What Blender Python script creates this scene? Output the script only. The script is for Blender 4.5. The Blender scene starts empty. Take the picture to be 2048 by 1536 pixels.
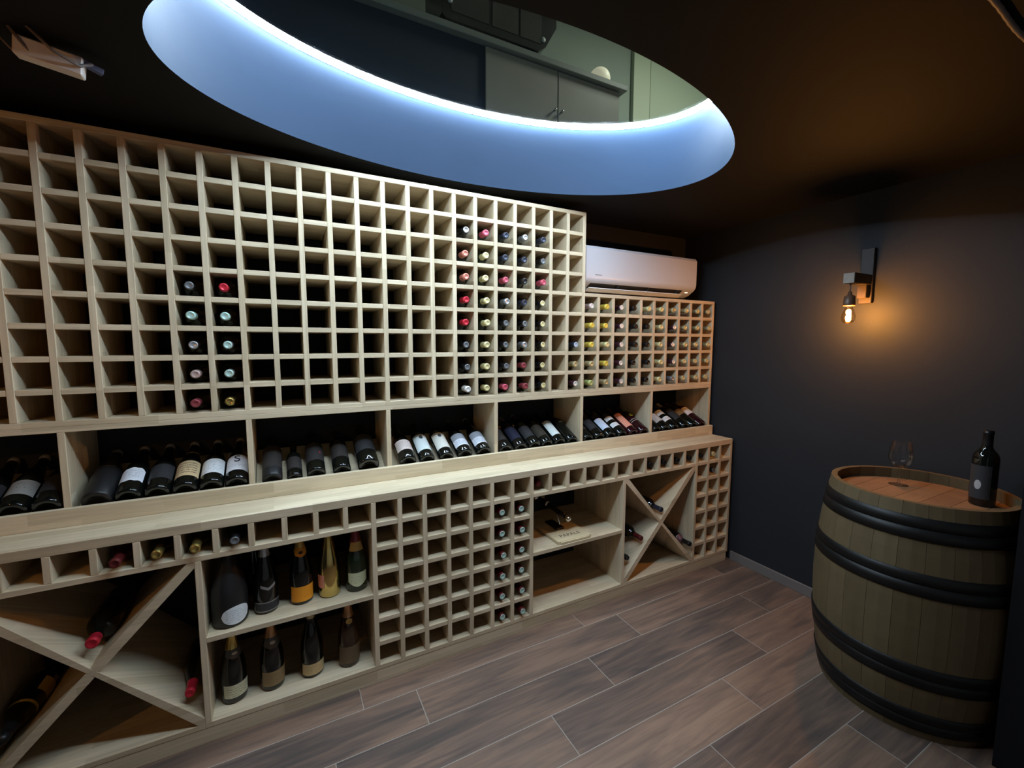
import bpy, bmesh, math, random
from mathutils import Matrix, Vector
random.seed(7)
sc = bpy.context.scene
COL = sc.collection

# ---------------------------------------------------------------- camera, world, exposure
G = 1.197                       # height of the upper rack's lowest board above the floor
cam_data = bpy.data.cameras.new('camera')
cam = bpy.data.objects.new('camera', cam_data)
COL.objects.link(cam)
cam_data.sensor_fit = 'HORIZONTAL'
cam_data.sensor_width = 36.0
cam_data.lens = 865.35 * 36.0 / 2048.0
cam_data.clip_start = 0.02
yaw, pit, rol = 0.4858, -0.0943, 0.0012
fwd = Vector((math.sin(yaw) * math.cos(pit), math.cos(yaw) * math.cos(pit), math.sin(pit)))
rgt = Vector((math.cos(yaw), -math.sin(yaw), 0))
upv = rgt.cross(fwd)
r2 = math.cos(rol) * rgt + math.sin(rol) * upv
u2 = -math.sin(rol) * rgt + math.cos(rol) * upv
m = Matrix.Identity(4)
for i in range(3):
    m[i][0], m[i][1], m[i][2] = r2[i], u2[i], -fwd[i]
m.translation = Vector((-1.5163, -2.0054, 0.2765 + G))
cam.matrix_world = m
sc.camera = cam

world = bpy.data.worlds.new('world')
sc.world = world
world.use_nodes = True
world.node_tree.nodes['Background'].inputs[0].default_value = (0.5, 0.6, 0.8, 1)
world.node_tree.nodes['Background'].inputs[1].default_value = 0.0

sc.view_settings.view_transform = 'Standard'
sc.view_settings.look = 'None'
sc.view_settings.exposure = 0.0
sc.view_settings.gamma = 1.0
sc.view_settings.use_curve_mapping = False
sc.cycles.use_denoising = True
sc.cycles.max_bounces = 10
sc.cycles.diffuse_bounces = 5
sc.cycles.transparent_max_bounces = 12
sc.cycles.caustics_reflective = False
sc.cycles.caustics_refractive = False
sc.cycles.sample_clamp_indirect = 4.0

LED_STRENGTH = 305.0
BULB_WATTS = 17.0
ADDED_BULB_WATTS = 2.2
UPPER_FILL_WATTS = 80.0

# ---------------------------------------------------------------- materials
MATS = {}
def new_mat(name):
    mt = bpy.data.materials.new(name)
    mt.use_nodes = True
    MATS[name] = mt
    return mt, mt.node_tree, mt.node_tree.nodes, mt.node_tree.links, mt.node_tree.nodes['Principled BSDF']

def plain(name, col, rough=0.5, metal=0.0, spec=0.5, emit=None, estr=0.0, coat=0.0, noise=0.0, nscale=20, bump=0.0):
    if name in MATS:
        return MATS[name]
    mt, nt, n, l, b = new_mat(name)
    b.inputs['Base Color'].default_value = (*col, 1)
    b.inputs['Roughness'].default_value = rough
    b.inputs['Metallic'].default_value = metal
    b.inputs['Specular IOR Level'].default_value = spec
    b.inputs['Coat Weight'].default_value = coat
    if emit:
        b.inputs['Emission Color'].default_value = (*emit, 1)
        b.inputs['Emission Strength'].default_value = estr
    if noise or bump:
        tc = n.new('ShaderNodeTexCoord')
        nz = n.new('ShaderNodeTexNoise')
        nz.inputs['Scale'].default_value = nscale
        nz.inputs['Detail'].default_value = 5
        l.new(tc.outputs['Object'], nz.inputs['Vector'])
        if noise:
            mx = n.new('ShaderNodeMix'); mx.data_type = 'RGBA'
            mx.inputs[6].default_value = tuple(c * (1 - noise) for c in col) + (1,)
            mx.inputs[7].default_value = tuple(min(1, c * (1 + noise)) for c in col) + (1,)
            l.new(nz.outputs['Fac'], mx.inputs[0])
            l.new(mx.outputs[2], b.inputs['Base Color'])
        if bump:
            bp = n.new('ShaderNodeBump')
            bp.inputs['Strength'].default_value = bump
            bp.inputs['Distance'].default_value = 0.01
            l.new(nz.outputs['Fac'], bp.inputs['Height'])
            l.new(bp.outputs['Normal'], b.inputs['Normal'])
    return mt

def math_node(nt, op, a, b=None, clamp=False):
    nd = nt.nodes.new('ShaderNodeMath'); nd.operation = op; nd.use_clamp = clamp
    for i, v in enumerate((a, b)):
        if v is None:
            continue
        if isinstance(v, (int, float)):
            nd.inputs[i].default_value = v
        else:
            nt.links.new(v, nd.inputs[i])
    return nd.outputs[0]

def wood(axis, name=None, c1=(0.64, 0.535, 0.375), c2=(0.51, 0.415, 0.277), brick=0.36, row=0.042, rough=0.5):
    """finger-jointed pale rubberwood, blocks and grain running along AXIS"""
    name = name or 'pale_wood_' + axis
    if name in MATS:
        return MATS[name]
    mt, nt, n, l, b = new_mat(name)
    ge = n.new('ShaderNodeNewGeometry')
    sp = n.new('ShaderNodeSeparateXYZ'); l.new(ge.outputs['Position'], sp.inputs[0])
    o = {k: sp.outputs[i] for i, k in enumerate('XYZ')}
    A = axis.upper()
    oth = [k for k in 'XYZ' if k != A]
    U = o[A]
    V = math_node(nt, 'ADD', o[oth[0]], o[oth[1]])
    cb = n.new('ShaderNodeCombineXYZ'); l.new(U, cb.inputs[0]); l.new(V, cb.inputs[1])
    br = n.new('ShaderNodeTexBrick')
    br.offset = 0.37; br.offset_frequency = 2
    br.inputs['Color1'].default_value = (*c1, 1)
    br.inputs['Color2'].default_value = (*c2, 1)
    br.inputs['Mortar Size'].default_value = 0.0
    br.inputs['Scale'].default_value = 1.0
    br.inputs['Brick Width'].default_value = brick
    br.inputs['Row Height'].default_value = row
    l.new(cb.outputs[0], br.inputs['Vector'])
    su = math_node(nt, 'MULTIPLY', U, 5.0)
    sv = math_node(nt, 'MULTIPLY', V, 90.0)
    c2b = n.new('ShaderNodeCombineXYZ'); l.new(su, c2b.inputs[0]); l.new(sv, c2b.inputs[1])
    nz = n.new('ShaderNodeTexNoise'); nz.inputs['Scale'].default_value = 1.0; nz.inputs['Detail'].default_value = 4
    nz.inputs['Distortion'].default_value = 0.6
    l.new(c2b.outputs[0], nz.inputs['Vector'])
    oi = n.new('ShaderNodeObjectInfo')
    v1 = math_node(nt, 'MULTIPLY', nz.outputs['Fac'], 0.55)
    v2 = math_node(nt, 'MULTIPLY', oi.outputs['Random'], 0.12)
    val = math_node(nt, 'ADD', math_node(nt, 'ADD', v1, v2), 0.67)
    mx = n.new('ShaderNodeMix'); mx.data_type = 'RGBA'; mx.blend_type = 'MULTIPLY'
    mx.inputs[0].default_value = 1.0
    l.new(br.outputs['Color'], mx.inputs[6])
    cc = n.new('ShaderNodeCombineColor'); 
    for i in range(3):
        l.new(val, cc.inputs[i])
    l.new(cc.outputs[0], mx.inputs[7])
    l.new(mx.outputs[2], b.inputs['Base Color'])
    b.inputs['Roughness'].default_value = rough
    b.inputs['Specular IOR Level'].default_value = 0.3
    return mt

def tile_wood():
    mt, nt, n, l, b = new_mat('wood_look_tile')
    tc = n.new('ShaderNodeTexCoord'); oi = n.new('ShaderNodeObjectInfo')
    off = math_node(nt, 'MULTIPLY', oi.outputs['Random'], 37.0)
    sp = n.new('ShaderNodeSeparateXYZ'); l.new(tc.outputs['Object'], sp.inputs[0])
    def vec(sx, sy):
        c = n.new('ShaderNodeCombineXYZ')
        l.new(math_node(nt, 'ADD', math_node(nt, 'MULTIPLY', sp.outputs[0], sx), off), c.inputs[0])
        l.new(math_node(nt, 'MULTIPLY', sp.outputs[1], sy), c.inputs[1])
        l.new(off, c.inputs[2])
        return c.outputs[0]
    def noise(v, detail=5, dist=0.0, rough=0.55):
        z = n.new('ShaderNodeTexNoise'); z.inputs['Scale'].default_value = 1.0
        z.inputs['Detail'].default_value = detail; z.inputs['Distortion'].default_value = dist
        z.inputs['Roughness'].default_value = rough
        l.new(v, z.inputs['Vector']); return z.outputs['Fac']
    broad = noise(vec(1.3, 8.0), 3, 1.2)
    fine = noise(vec(4.0, 95.0), 5, 0.6)
    fig = noise(vec(1.7, 24.0), 4, 1.8)
    ramp = n.new('ShaderNodeValToRGB')
    el = ramp.color_ramp.elements
    el[0].position = 0.31; el[0].color = (0.075, 0.057, 0.049, 1)
    el[1].position = 0.74; el[1].color = (0.275, 0.170, 0.115, 1)
    e = el.new(0.44); e.color = (0.128, 0.085, 0.065, 1)
    e = el.new(0.54); e.color = (0.178, 0.112, 0.080, 1)
    mixv = math_node(nt, 'ADD', math_node(nt, 'MULTIPLY', broad, 0.55), math_node(nt, 'MULTIPLY', fig, 0.45))
    sh = math_node(nt, 'ADD', mixv, math_node(nt, 'MULTIPLY', math_node(nt, 'SUBTRACT', oi.outputs['Random'], 0.5), 0.16))
    l.new(sh, ramp.inputs[0])
    mx = n.new('ShaderNodeMix'); mx.data_type = 'RGBA'; mx.blend_type = 'MULTIPLY'; mx.inputs[0].default_value = 1
    l.new(ramp.outputs[0], mx.inputs[6])
    k = math_node(nt, 'ADD', math_node(nt, 'MULTIPLY', fine, 0.5), 0.75)
    cc = n.new('ShaderNodeCombineColor')
    for i in range(3): l.new(k, cc.inputs[i])
    l.new(cc.outputs[0], mx.inputs[7])
    l.new(mx.outputs[2], b.inputs['Base Color'])
    b.inputs['Roughness'].default_value = 0.42
    b.inputs['Specular IOR Level'].default_value = 0.35
    bp = n.new('ShaderNodeBump'); bp.inputs['Strength'].default_value = 0.12; bp.inputs['Distance'].default_value = 0.004
    l.new(fine, bp.inputs['Height']); l.new(bp.outputs['Normal'], b.inputs['Normal'])
    return mt

def oak(name, axis, ca, cb_, blot=0.5):
    """weathered barrel oak, grain along the object's own AXIS"""
    mt, nt, n, l, b = new_mat(name)
    tc = n.new('ShaderNodeTexCoord'); oi = n.new('ShaderNodeObjectInfo')
    mp = n.new('ShaderNodeMapping')
    mp.inputs['Scale'].default_value = tuple(3.0 if k == axis else 45.0 for k in 'XYZ')
    l.new(tc.outputs['Object'], mp.inputs['Vector'])
    a1 = n.new('ShaderNodeVectorMath'); a1.operation = 'ADD'
    off = n.new('ShaderNodeCombineXYZ')
    l.new(math_node(nt, 'MULTIPLY', oi.outputs['Random'], 40.0), off.inputs[0]); 
    l.new(mp.outputs[0], a1.inputs[0]); l.new(off.outputs[0], a1.inputs[1])
    nz = n.new('ShaderNodeTexNoise'); nz.inputs['Scale'].default_value = 1; nz.inputs['Detail'].default_value = 4
    l.new(a1.outputs[0], nz.inputs['Vector'])
    nb = n.new('ShaderNodeTexNoise'); nb.inputs['Scale'].default_value = 9; nb.inputs['Detail'].default_value = 5
    l.new(tc.outputs['Object'], nb.inputs['Vector'])
    f = math_node(nt, 'ADD', math_node(nt, 'MULTIPLY', nz.outputs['Fac'], 0.4),
                  math_node(nt, 'ADD', math_node(nt, 'MULTIPLY', nb.outputs['Fac'], blot), math_node(nt, 'MULTIPLY', oi.outputs['Random'], 0.25)))
    f = math_node(nt, 'SUBTRACT', f, 0.12, True)
    mx = n.new('ShaderNodeMix'); mx.data_type = 'RGBA'
    mx.inputs[6].default_value = (*ca, 1); mx.inputs[7].default_value = (*cb_, 1)
    l.new(f, mx.inputs[0]); l.new(mx.outputs[2], b.inputs['Base Color'])
    b.inputs['Roughness'].default_value = 0.65
    b.inputs['Specular IOR Level'].default_value = 0.25
    return mt

def thin_glass(name, tint=(1, 1, 1), rough=0.02, refl=1.0):
    """thin clear glass: straight-through view with a Fresnel reflection"""
    if name in MATS:
        return MATS[name]
    mt = bpy.data.materials.new(name); mt.use_nodes = True; MATS[name] = mt
    nt = mt.node_tree; n = nt.nodes; l = nt.links
    for x in list(n):
        if x.type != 'OUTPUT_MATERIAL':
            n.remove(x)
    out = [x for x in n if x.type == 'OUTPUT_MATERIAL'][0]
    tr = n.new('ShaderNodeBsdfTransparent'); tr.inputs[0].default_value = (*tint, 1)
    gl = n.new('ShaderNodeBsdfGlossy'); gl.inputs['Roughness'].default_value = rough
    fr = n.new('ShaderNodeFresnel'); fr.inputs[0].default_value = 1.45
    mx = n.new('ShaderNodeMixShader')
    l.new(math_node(nt, 'MULTIPLY', fr.outputs[0], refl), mx.inputs[0])
    l.new(tr.outputs[0], mx.inputs[1]); l.new(gl.outputs[0], mx.inputs[2]); l.new(mx.outputs[0], out.inputs[0])
    return mt

def label_mat(name, base, ink, lines=5, v0=0.2, v1=0.8, amount=0.5, disc=None, band=None, band_col=None, rough=0.55):
    """printed paper: rows of small print (v0..v1), an optional round stamp and an optional colour band"""
    if name in MATS:
        return MATS[name]
    mt, nt, n, l, b = new_mat(name)
    uv = n.new('ShaderNodeUVMap'); uv.uv_map = 'UVMap'
    sp = n.new('ShaderNodeSeparateXYZ'); l.new(uv.outputs[0], sp.inputs[0])
    U, V = sp.outputs[0], sp.outputs[1]
    M = lambda op, a, b_=None: math_node(nt, op, a, b_)
    inV = M('MULTIPLY', M('GREATER_THAN', V, v0), M('LESS_THAN', V, v1))
    inU = M('LESS_THAN', M('ABSOLUTE', M('SUBTRACT', U, 0.5)), 0.36)
    fr = M('FRACT', M('MULTIPLY', V, float(lines) / max(0.05, (v1 - v0))))
    row = M('LESS_THAN', M('ABSOLUTE', M('SUBTRACT', fr, 0.5)), 0.24)
    c = n.new('ShaderNodeCombineXYZ')
    l.new(M('MULTIPLY', U, 26.0), c.inputs[0]); l.new(M('MULTIPLY', V, 14.0), c.inputs[1])
    nz = n.new('ShaderNodeTexNoise'); nz.inputs['Scale'].default_value = 1; nz.inputs['Detail'].default_value = 2
    l.new(c.outputs[0], nz.inputs['Vector'])
    ch = M('GREATER_THAN', nz.outputs['Fac'], 1.0 - amount)
    mask = M('MULTIPLY', M('MULTIPLY', inV, inU), M('MULTIPLY', row, ch))
    mask = M('MULTIPLY', mask, 0.8)
    if disc:
        du, dv, dr = disc
        d = M('ADD', M('POWER', M('ABSOLUTE', M('SUBTRACT', U, du)), 2.0), M('POWER', M('ABSOLUTE', M('SUBTRACT', V, dv)), 2.0))
        mask = M('MAXIMUM', mask, M('LESS_THAN', d, dr * dr))
    mx = n.new('ShaderNodeMix'); mx.data_type = 'RGBA'
    mx.inputs[6].default_value = (*base, 1); mx.inputs[7].default_value = (*ink, 1)
    l.new(mask, mx.inputs[0])
    res = mx.outputs[2]
    if band:
        mb = n.new('ShaderNodeMix'); mb.data_type = 'RGBA'; mb.inputs[7].default_value = (*band_col, 1)
        bm_ = M('MULTIPLY', M('GREATER_THAN', V, band[0]), M('LESS_THAN', V, band[1]))
        l.new(bm_, mb.inputs[0]); l.new(res, mb.inputs[6]); res = mb.outputs[2]
    l.new(res, b.inputs['Base Color'])
    b.inputs['Roughness'].default_value = rough
    b.inputs['Specular IOR Level'].default_value = 0.3
    return mt

WX, WY, WZ = wood('x'), wood('y'), wood('z')
BLACK_WALL = plain('black_wall_paint', (0.019, 0.0205, 0.024), 0.6, spec=0.2, noise=0.15, nscale=3, bump=0.05)
BOUNCE_WALL = plain('pale_bounce_wall', (0.55, 0.54, 0.52), 0.8, noise=0.05, nscale=3)  # unseen near wall made pale to bounce light into the shadows
BLACK_PIER = plain('black_pier_paint', (0.008, 0.008, 0.009), 0.7, spec=0.1)
BLACK_CEIL = plain('black_ceiling_paint', (0.0062, 0.006, 0.006), 0.75, spec=0.15)
BLUE_PLASTER = plain('blue_grey_reveal_paint', (0.0185, 0.035, 0.067), 0.6, spec=0.12, noise=0.12, nscale=2.2, bump=0.35)
GROUT = plain('grout', (0.30, 0.26, 0.22), 0.8)
TILE = tile_wood()
SKIRT = plain('grey_skirting', (0.16, 0.14, 0.13), 0.45)
CHROME = plain('chrome', (0.75, 0.75, 0.75), 0.12, 1.0)
BLACKMETAL = plain('black_metal', (0.02, 0.02, 0.021), 0.38, 0.6)
WHITEPLASTIC = plain('white_plastic', (0.80, 0.80, 0.80), 0.35)
DARKSLOT = plain('dark_slot', (0.02, 0.017, 0.015), 0.6)

# ---------------------------------------------------------------- object helpers
def tag(o, label=None, cat=None, group=None, kind=None):
    if label: o['label'] = label
    if cat: o['category'] = cat
    if group: o['group'] = group
    if kind: o['kind'] = kind
    return o

def empty(name, loc=(0, 0, 0), label=None, cat=None, group=None):
    o = bpy.data.objects.new(name, None); COL.objects.link(o)
    o.location = loc; o.empty_display_size = 0.05
    return tag(o, label, cat, group)

def link(name, me, parent=None, loc=(0, 0, 0), rot=(0, 0, 0), mat=None):
    o = bpy.data.objects.new(name, me); COL.objects.link(o)
    o.parent = parent; o.location = loc; o.rotation_euler = rot
    if mat is not None and len(me.materials) == 0:
        me.materials.append(mat)
    return o

def from_bm(name, bm, mat=None, smooth=False):
    bmesh.ops.recalc_face_normals(bm, faces=bm.faces)
    me = bpy.data.meshes.new(name); bm.to_mesh(me); bm.free()
    if mat is not None: me.materials.append(mat)
    if smooth:
        for p in me.polygons: p.use_smooth = True
    return me

BOXES = {}
def box_mesh(dx, dy, dz, mat, bev=0.0012):
    key = (round(dx, 4), round(dy, 4), round(dz, 4), mat.name, bev)
    if key not in BOXES:
        bm = bmesh.new(); bmesh.ops.create_cube(bm, size=1.0)
        bmesh.ops.scale(bm, vec=(dx, dy, dz), verts=bm.verts)
        if bev:
            bmesh.ops.bevel(bm, geom=list(bm.edges), offset=min(bev, dx / 3, dy / 3, dz / 3), segments=1, affect='EDGES')
        BOXES[key] = from_bm('box', bm, mat)
    return BOXES[key]

def box(name, x0, x1, y0, y1, z0, z1, mat, parent=None, bev=0.0012):
    """world-space box; parents are at the origin unless they are offset empties"""
    me = box_mesh(x1 - x0, y1 - y0, z1 - z0, mat, bev)
    c = Vector(((x0 + x1) / 2, (y0 + y1) / 2, (z0 + z1) / 2))
    if parent is not None:
        q = parent
        while q is not None:
            c = c - q.location; q = q.parent
    return link(name, me, parent, c)

def prism(name, pts, y0, y1, mat, parent=None, axis='y'):
    """polygon in x,z extruded along y"""
    bm = bmesh.new()
    a = [bm.verts.new((x, y0, z)) for x, z in pts]
    b = [bm.verts.new((x, y1, z)) for x, z in pts]
    n = len(pts)
    bm.faces.new(a); bm.faces.new(list(reversed(b)))
    for i in range(n):
        bm.faces.new((a[i], b[i], b[(i + 1) % n], a[(i + 1) % n]))
    me = from_bm(name, bm, mat)
    loc = Vector((0, 0, 0))
    q = parent
    while q is not None:
        loc = loc - q.location; q = q.parent
    return link(name, me, parent, loc)

def lathe_mesh(name, prof, mat, seg=28, smooth=True, angle=None):
    bm = bmesh.new(); rings = []
    for r, z in prof:
        if r < 1e-6:
            rings.append([bm.verts.new((0, 0, z))])
        else:
            rings.append([bm.verts.new((r * math.cos(2 * math.pi * i / seg), r * math.sin(2 * math.pi * i / seg), z)) for i in range(seg)])
    for a, b in zip(rings, rings[1:]):
        for i in range(seg):
            j = (i + 1) % seg
            if len(a) == 1 and len(b) == 1: continue
            if len(a) == 1: bm.faces.new((a[0], b[i], b[j]))
            elif len(b) == 1: bm.faces.new((a[i], a[j], b[0]))
            else: bm.faces.new((a[i], a[j], b[j], b[i]))
    me = from_bm(name, bm, mat, smooth)
    return me

def tube_mesh(name, pts, rad, mat, seg=10, caps=True):
    bm = bmesh.new(); rings = []
    pts = [Vector(p) for p in pts]
    for i, p in enumerate(pts):
        d = (pts[min(i + 1, len(pts) - 1)] - pts[max(i - 1, 0)]).normalized()
        ref = Vector((0, 0, 1)) if abs(d.z) < 0.9 else Vector((1, 0, 0))
        a = d.cross(ref).normalized(); b = d.cross(a)
        r = rad[i] if isinstance(rad, (list, tuple)) else rad
        rings.append([bm.verts.new(p + a * r * math.cos(2 * math.pi * k / seg) + b * r * math.sin(2 * math.pi * k / seg)) for k in range(seg)])
    for A, B in zip(rings, rings[1:]):
        for k in range(seg):
            bm.faces.new((A[k], A[(k + 1) % seg], B[(k + 1) % seg], B[k]))
    if caps:
        bm.faces.new(rings[0]); bm.faces.new(list(reversed(rings[-1])))
    return from_bm(name, bm, mat, True)

def text_mesh(name, txt, size, mat, extrude=0.0):
    cu = bpy.data.curves.new(name, 'FONT'); cu.body = txt; cu.size = size; cu.extrude = extrude
    cu.align_x = 'CENTER'; cu.align_y = 'CENTER'
    ob = bpy.data.objects.new(name, cu); COL.objects.link(ob)
    dg = bpy.context.evaluated_depsgraph_get()
    me = bpy.data.meshes.new_from_object(ob.evaluated_get(dg))
    COL.objects.unlink(ob); bpy.data.objects.remove(ob)
    me.materials.clear(); me.materials.append(mat)
    return me

# ---------------------------------------------------------------- room shell
WALL_Y = 0.29; WALL_X = 1.14; LEFT_X = -2.80; NEAR_Y = -2.95; CEIL = G + 1.04; GLASS_Z = G + 1.380
EC = (-0.766, -0.5385); EA = (1.0226, 0.544)      # centre and half axes of the oval opening
NSEG = 144

def ell(i, k=1.0, n=NSEG):
    a = 2 * math.pi * i / n
    return EC[0] + EA[0] * k * math.cos(a), EC[1] + EA[1] * k * math.sin(a)

def plate_with_hole(name, x0, x1, y0, y1, z, mat, parent=None, flip=False):
    bm = bmesh.new()
    inner, outer = [], []
    for i in range(NSEG):
        x, y = ell(i)
        inner.append(bm.verts.new((x, y, z)))
        dx, dy = math.cos(2 * math.pi * i / NSEG) * EA[0], math.sin(2 * math.pi * i / NSEG) * EA[1]
        t = min([((x1 if dx > 0 else x0) - EC[0]) / dx if abs(dx) > 1e-9 else 1e9,
                 ((y1 if dy > 0 else y0) - EC[1]) / dy if abs(dy) > 1e-9 else 1e9])
        outer.append(bm.verts.new((EC[0] + dx * t, EC[1] + dy * t, z)))
    for i in range(NSEG):
        j = (i + 1) % NSEG
        bm.faces.new((inner[i], inner[j], outer[j], outer[i]))
        # corners of the rectangle
        a, b = outer[i].co, outer[j].co
        if abs(a.x - b.x) > 1e-6 and abs(a.y - b.y) > 1e-6:
            cx = x1 if max(a.x, b.x) > x1 - 1e-6 else x0
            cy = y1 if max(a.y, b.y) > y1 - 1e-6 else y0
            bm.faces.new((outer[i], outer[j], bm.verts.new((cx, cy, z))))
    me = from_bm(name, bm, mat)
    return link(name, me, parent)

def struct(o):
    o['kind'] = 'structure'; return o

# floor: grout bed with one object for each wood-look plank tile
floor = struct(box('floor', LEFT_X, WALL_X, NEAR_Y, WALL_Y, -0.05, -0.0006, GROUT, bev=0))
row_w = 0.1886; plank_l = 1.106
row_seam = {0: -0.183, 1: 0.031, 2: -0.308, 3: 0.471, 4: 0.136, 5: -0.186, 6: 0.36}
y_top = -0.298 + row_w
for r in range(16):
    yb = y_top - r * row_w
    ya = yb - row_w
    if ya < NEAR_Y: ya = NEAR_Y
    s = row_seam.get(r, random.uniform(0, plank_l))
    x = s - math.ceil((s - LEFT_X) / plank_l) * plank_l
    while x < WALL_X:
        a, b = max(x, LEFT_X), min(x + plank_l, WALL_X)
        if b - a > 0.02:
            box('plank', a + 0.0016, b - 0.0016, ya + 0.0016, yb - 0.0016, -0.012, 0.0, TILE, floor, bev=0.0004)
        x += plank_l

struct(box('wall_back', LEFT_X - 0.1, WALL_X + 0.1, WALL_Y, WALL_Y + 0.1, -0.05, GLASS_Z + 0.04, BLACK_WALL, bev=0))
struct(box('wall_right', WALL_X, WALL_X + 0.1, NEAR_Y - 0.1, WALL_Y, -0.05, GLASS_Z, BLACK_WALL, bev=0))
struct(box('wall_left', LEFT_X - 0.1, LEFT_X, NEAR_Y - 0.1, WALL_Y, -0.05, GLASS_Z, BLACK_WALL, bev=0))
struct(box('wall_near', LEFT_X, WALL_X, NEAR_Y - 0.1, NEAR_Y, -0.05, GLASS_Z, BOUNCE_WALL, bev=0))
pier = struct(box('wall_pier', 0.622, WALL_X, -2.1, -1.566, 0.0, CEIL, BLACK_PIER, bev=0))
struct(box('baseboard_right', WALL_X - 0.012, WALL_X, -1.566, -0.19, 0.0, 0.062, SKIRT, bev=0.002))
ceiling = struct(plate_with_hole('ceiling', LEFT_X, WALL_X, NEAR_Y, WALL_Y, CEIL, BLACK_CEIL))
# reveal of the oval opening
bm = bmesh.new(); lo, hi = [], []
NZ = 10
rings = []
for kz in range(NZ + 1):
    z = CEIL + (GLASS_Z - CEIL) * kz / NZ
    rings.append([bm.verts.new((*ell(i), z)) for i in range(NSEG)])
for A, B in zip(rings, rings[1:]):
    for i in range(NSEG):
        bm.faces.new((A[i], A[(i + 1) % NSEG], B[(i + 1) % NSEG], B[i]))
me = from_bm('opening_reveal', bm, BLUE_PLASTER, True)
link('opening_reveal', me, ceiling)

# glass floor pane over the opening
bm = bmesh.new()
top = [bm.verts.new((*ell(i, 1.03), GLASS_Z + 0.012)) for i in range(NSEG)]
bot = [bm.verts.new((*ell(i, 1.03), GLASS_Z)) for i in range(NSEG)]
bm.faces.new(top); bm.faces.new(list(reversed(bot)))
for i in range(NSEG): bm.faces.new((bot[i], bot[(i + 1) % NSEG], top[(i + 1) % NSEG], top[i]))
gme = from_bm('glass_pane', bm, thin_glass('floor_glass', (0.86, 0.92, 0.90), 0.01, 0.10))
gme.materials.append(thin_glass('floor_glass_coated', (0.97, 0.99, 0.98), 0.01, 0.0))
for p in gme.polygons:
    if p.normal.z > 0.5: p.material_index = 1          # anti-reflective upper face
pane = link('window_1', gme)
struct(pane)

# LED strip under the pane
LEDM = plain('led_light', (0.9, 0.95, 1.0), 0.5, emit=(0.66, 0.84, 1.0), estr=LED_STRENGTH)
led = empty('led_strip', (EC[0], EC[1], GLASS_Z - 0.02), 'bright cool white LED strip running around the oval glass opening', 'light strip')
def ring_band(name, k, z0, z1, mat, depth=0.0):
    bm = bmesh.new()
    L = Vector((EC[0], EC[1], GLASS_Z - 0.02))
    n = 180
    A = [bm.verts.new(Vector((*ell(i, 1.0, n), z0)) - L) for i in range(n)]
    B = [bm.verts.new(Vector((*ell(i, 1.0, n), z1)) - L) for i in range(n)]
    for S in (A, B):
        for v in S:
            d = Vector((v.co.x / EA[0] ** 2, v.co.y / EA[1] ** 2, 0)).normalized()
            v.co -= d * k
    for i in range(n):
        bm.faces.new((A[i], B[i], B[(i + 1) % n], A[(i + 1) % n]))
    return link(name, from_bm(name, bm, mat), led)
ring_band('tape', 0.0015, GLASS_Z - 0.020, GLASS_Z - 0.0005, WHITEPLASTIC)
def ring_profile(name, prof, mat):
    bm = bmesh.new(); n = 180; R_ = []
    L = Vector((EC[0], EC[1], GLASS_Z - 0.02))
    for k, z in prof:
        row = []
        for i in range(n):
            p = Vector((*ell(i, 1.0, n), z)) - L
            dd = Vector((p.x / EA[0] ** 2, p.y / EA[1] ** 2, 0)).normalized()
            row.append(bm.verts.new(p - dd * k))
        R_.append(row)
    for A, B in zip(R_, R_[1:]):
        for i in range(n):
            bm.faces.new((A[i], B[i], B[(i + 1) % n], A[(i + 1) % n]))
    return link(name, from_bm(name, bm, mat), led)
ring_profile('diffuser', [(0.0020, GLASS_Z - 0.0125), (0.0170, GLASS_Z - 0.0010)], LEDM)
ring_profile('cover', [(0.0172, GLASS_Z - 0.0008), (0.0018, GLASS_Z - 0.0004)], WHITEPLASTIC)
bm = bmesh.new(); n = 330
for i in range(n):
    x, y = ell(i, 1.0, n); L = Vector((EC[0], EC[1], GLASS_Z - 0.02))
    p = Vector((x, y, 0)) - Vector((L.x, L.y, 0))
    d = Vector((p.x / EA[0] ** 2, p.y / EA[1] ** 2, 0)).normalized()
    t = Vector((-d.y, d.x, 0))
    c = p - d * 0.005 + Vector((0, 0, GLASS_Z - 0.0165 - L.z))
    w = (-d * 0.7 + Vector((0, 0, -1))).normalized()      # the chips look down and inwards
    q = [c + t * sx * 0.003 + w.cross(t) * sz * 0.003 for sx, sz in ((-1, -1), (1, -1), (1, 1), (-1, 1))]
    bm.faces.new([bm.verts.new(v) for v in q])
chips = link('chips', from_bm('chips', bm, LEDM), led)
chips['kind'] = 'stuff'

# ---------------------------------------------------------------- wine racks
P_ = 0.11; T = 0.01; DEP = WALL_Y - 0.006

def uprights(parent, xs, y0, y1, z0, z1, name='upright'):
    for x in xs:
        box(name, x - T, x + T, y0, y1, z0, z1, WZ, parent)

def dividers(parent, x0, x1, zs, y0, y1, name='divider'):
    for z in zs:
        box(name, x0 + T, x1 - T, y0 + 0.0012, y1, z - T, z + T, WX, parent)

def grid_rack(name, cols, i0, i1, top_j, label, left_end, right_end):
    rk = empty(name, (i0 * P_, 0, G), label, 'wine rack')
    ids = range(i0 if left_end else i0 + 1, (i1 if right_end else i1 - 1) + 1)
    uprights(rk, [i * P_ for i in ids], 0, DEP, G + T, G + top_j * P_ - T)
    for i in range(i0, i1):
        dividers(rk, i * P_, (i + 1) * P_, [G + j * P_ for j in range(1, top_j)], 0, DEP)
    xa = i0 * P_ - (T if left_end else -T); xb = i1 * P_ + (T if right_end else -T)
    box('top_board', xa, xb, 0, DEP, G + top_j * P_ - T, G + top_j * P_ + T, WX, rk)
    box('bottom_board', xa, xb, 0, DEP, G - T, G + T, WX, rk)
    return rk

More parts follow.
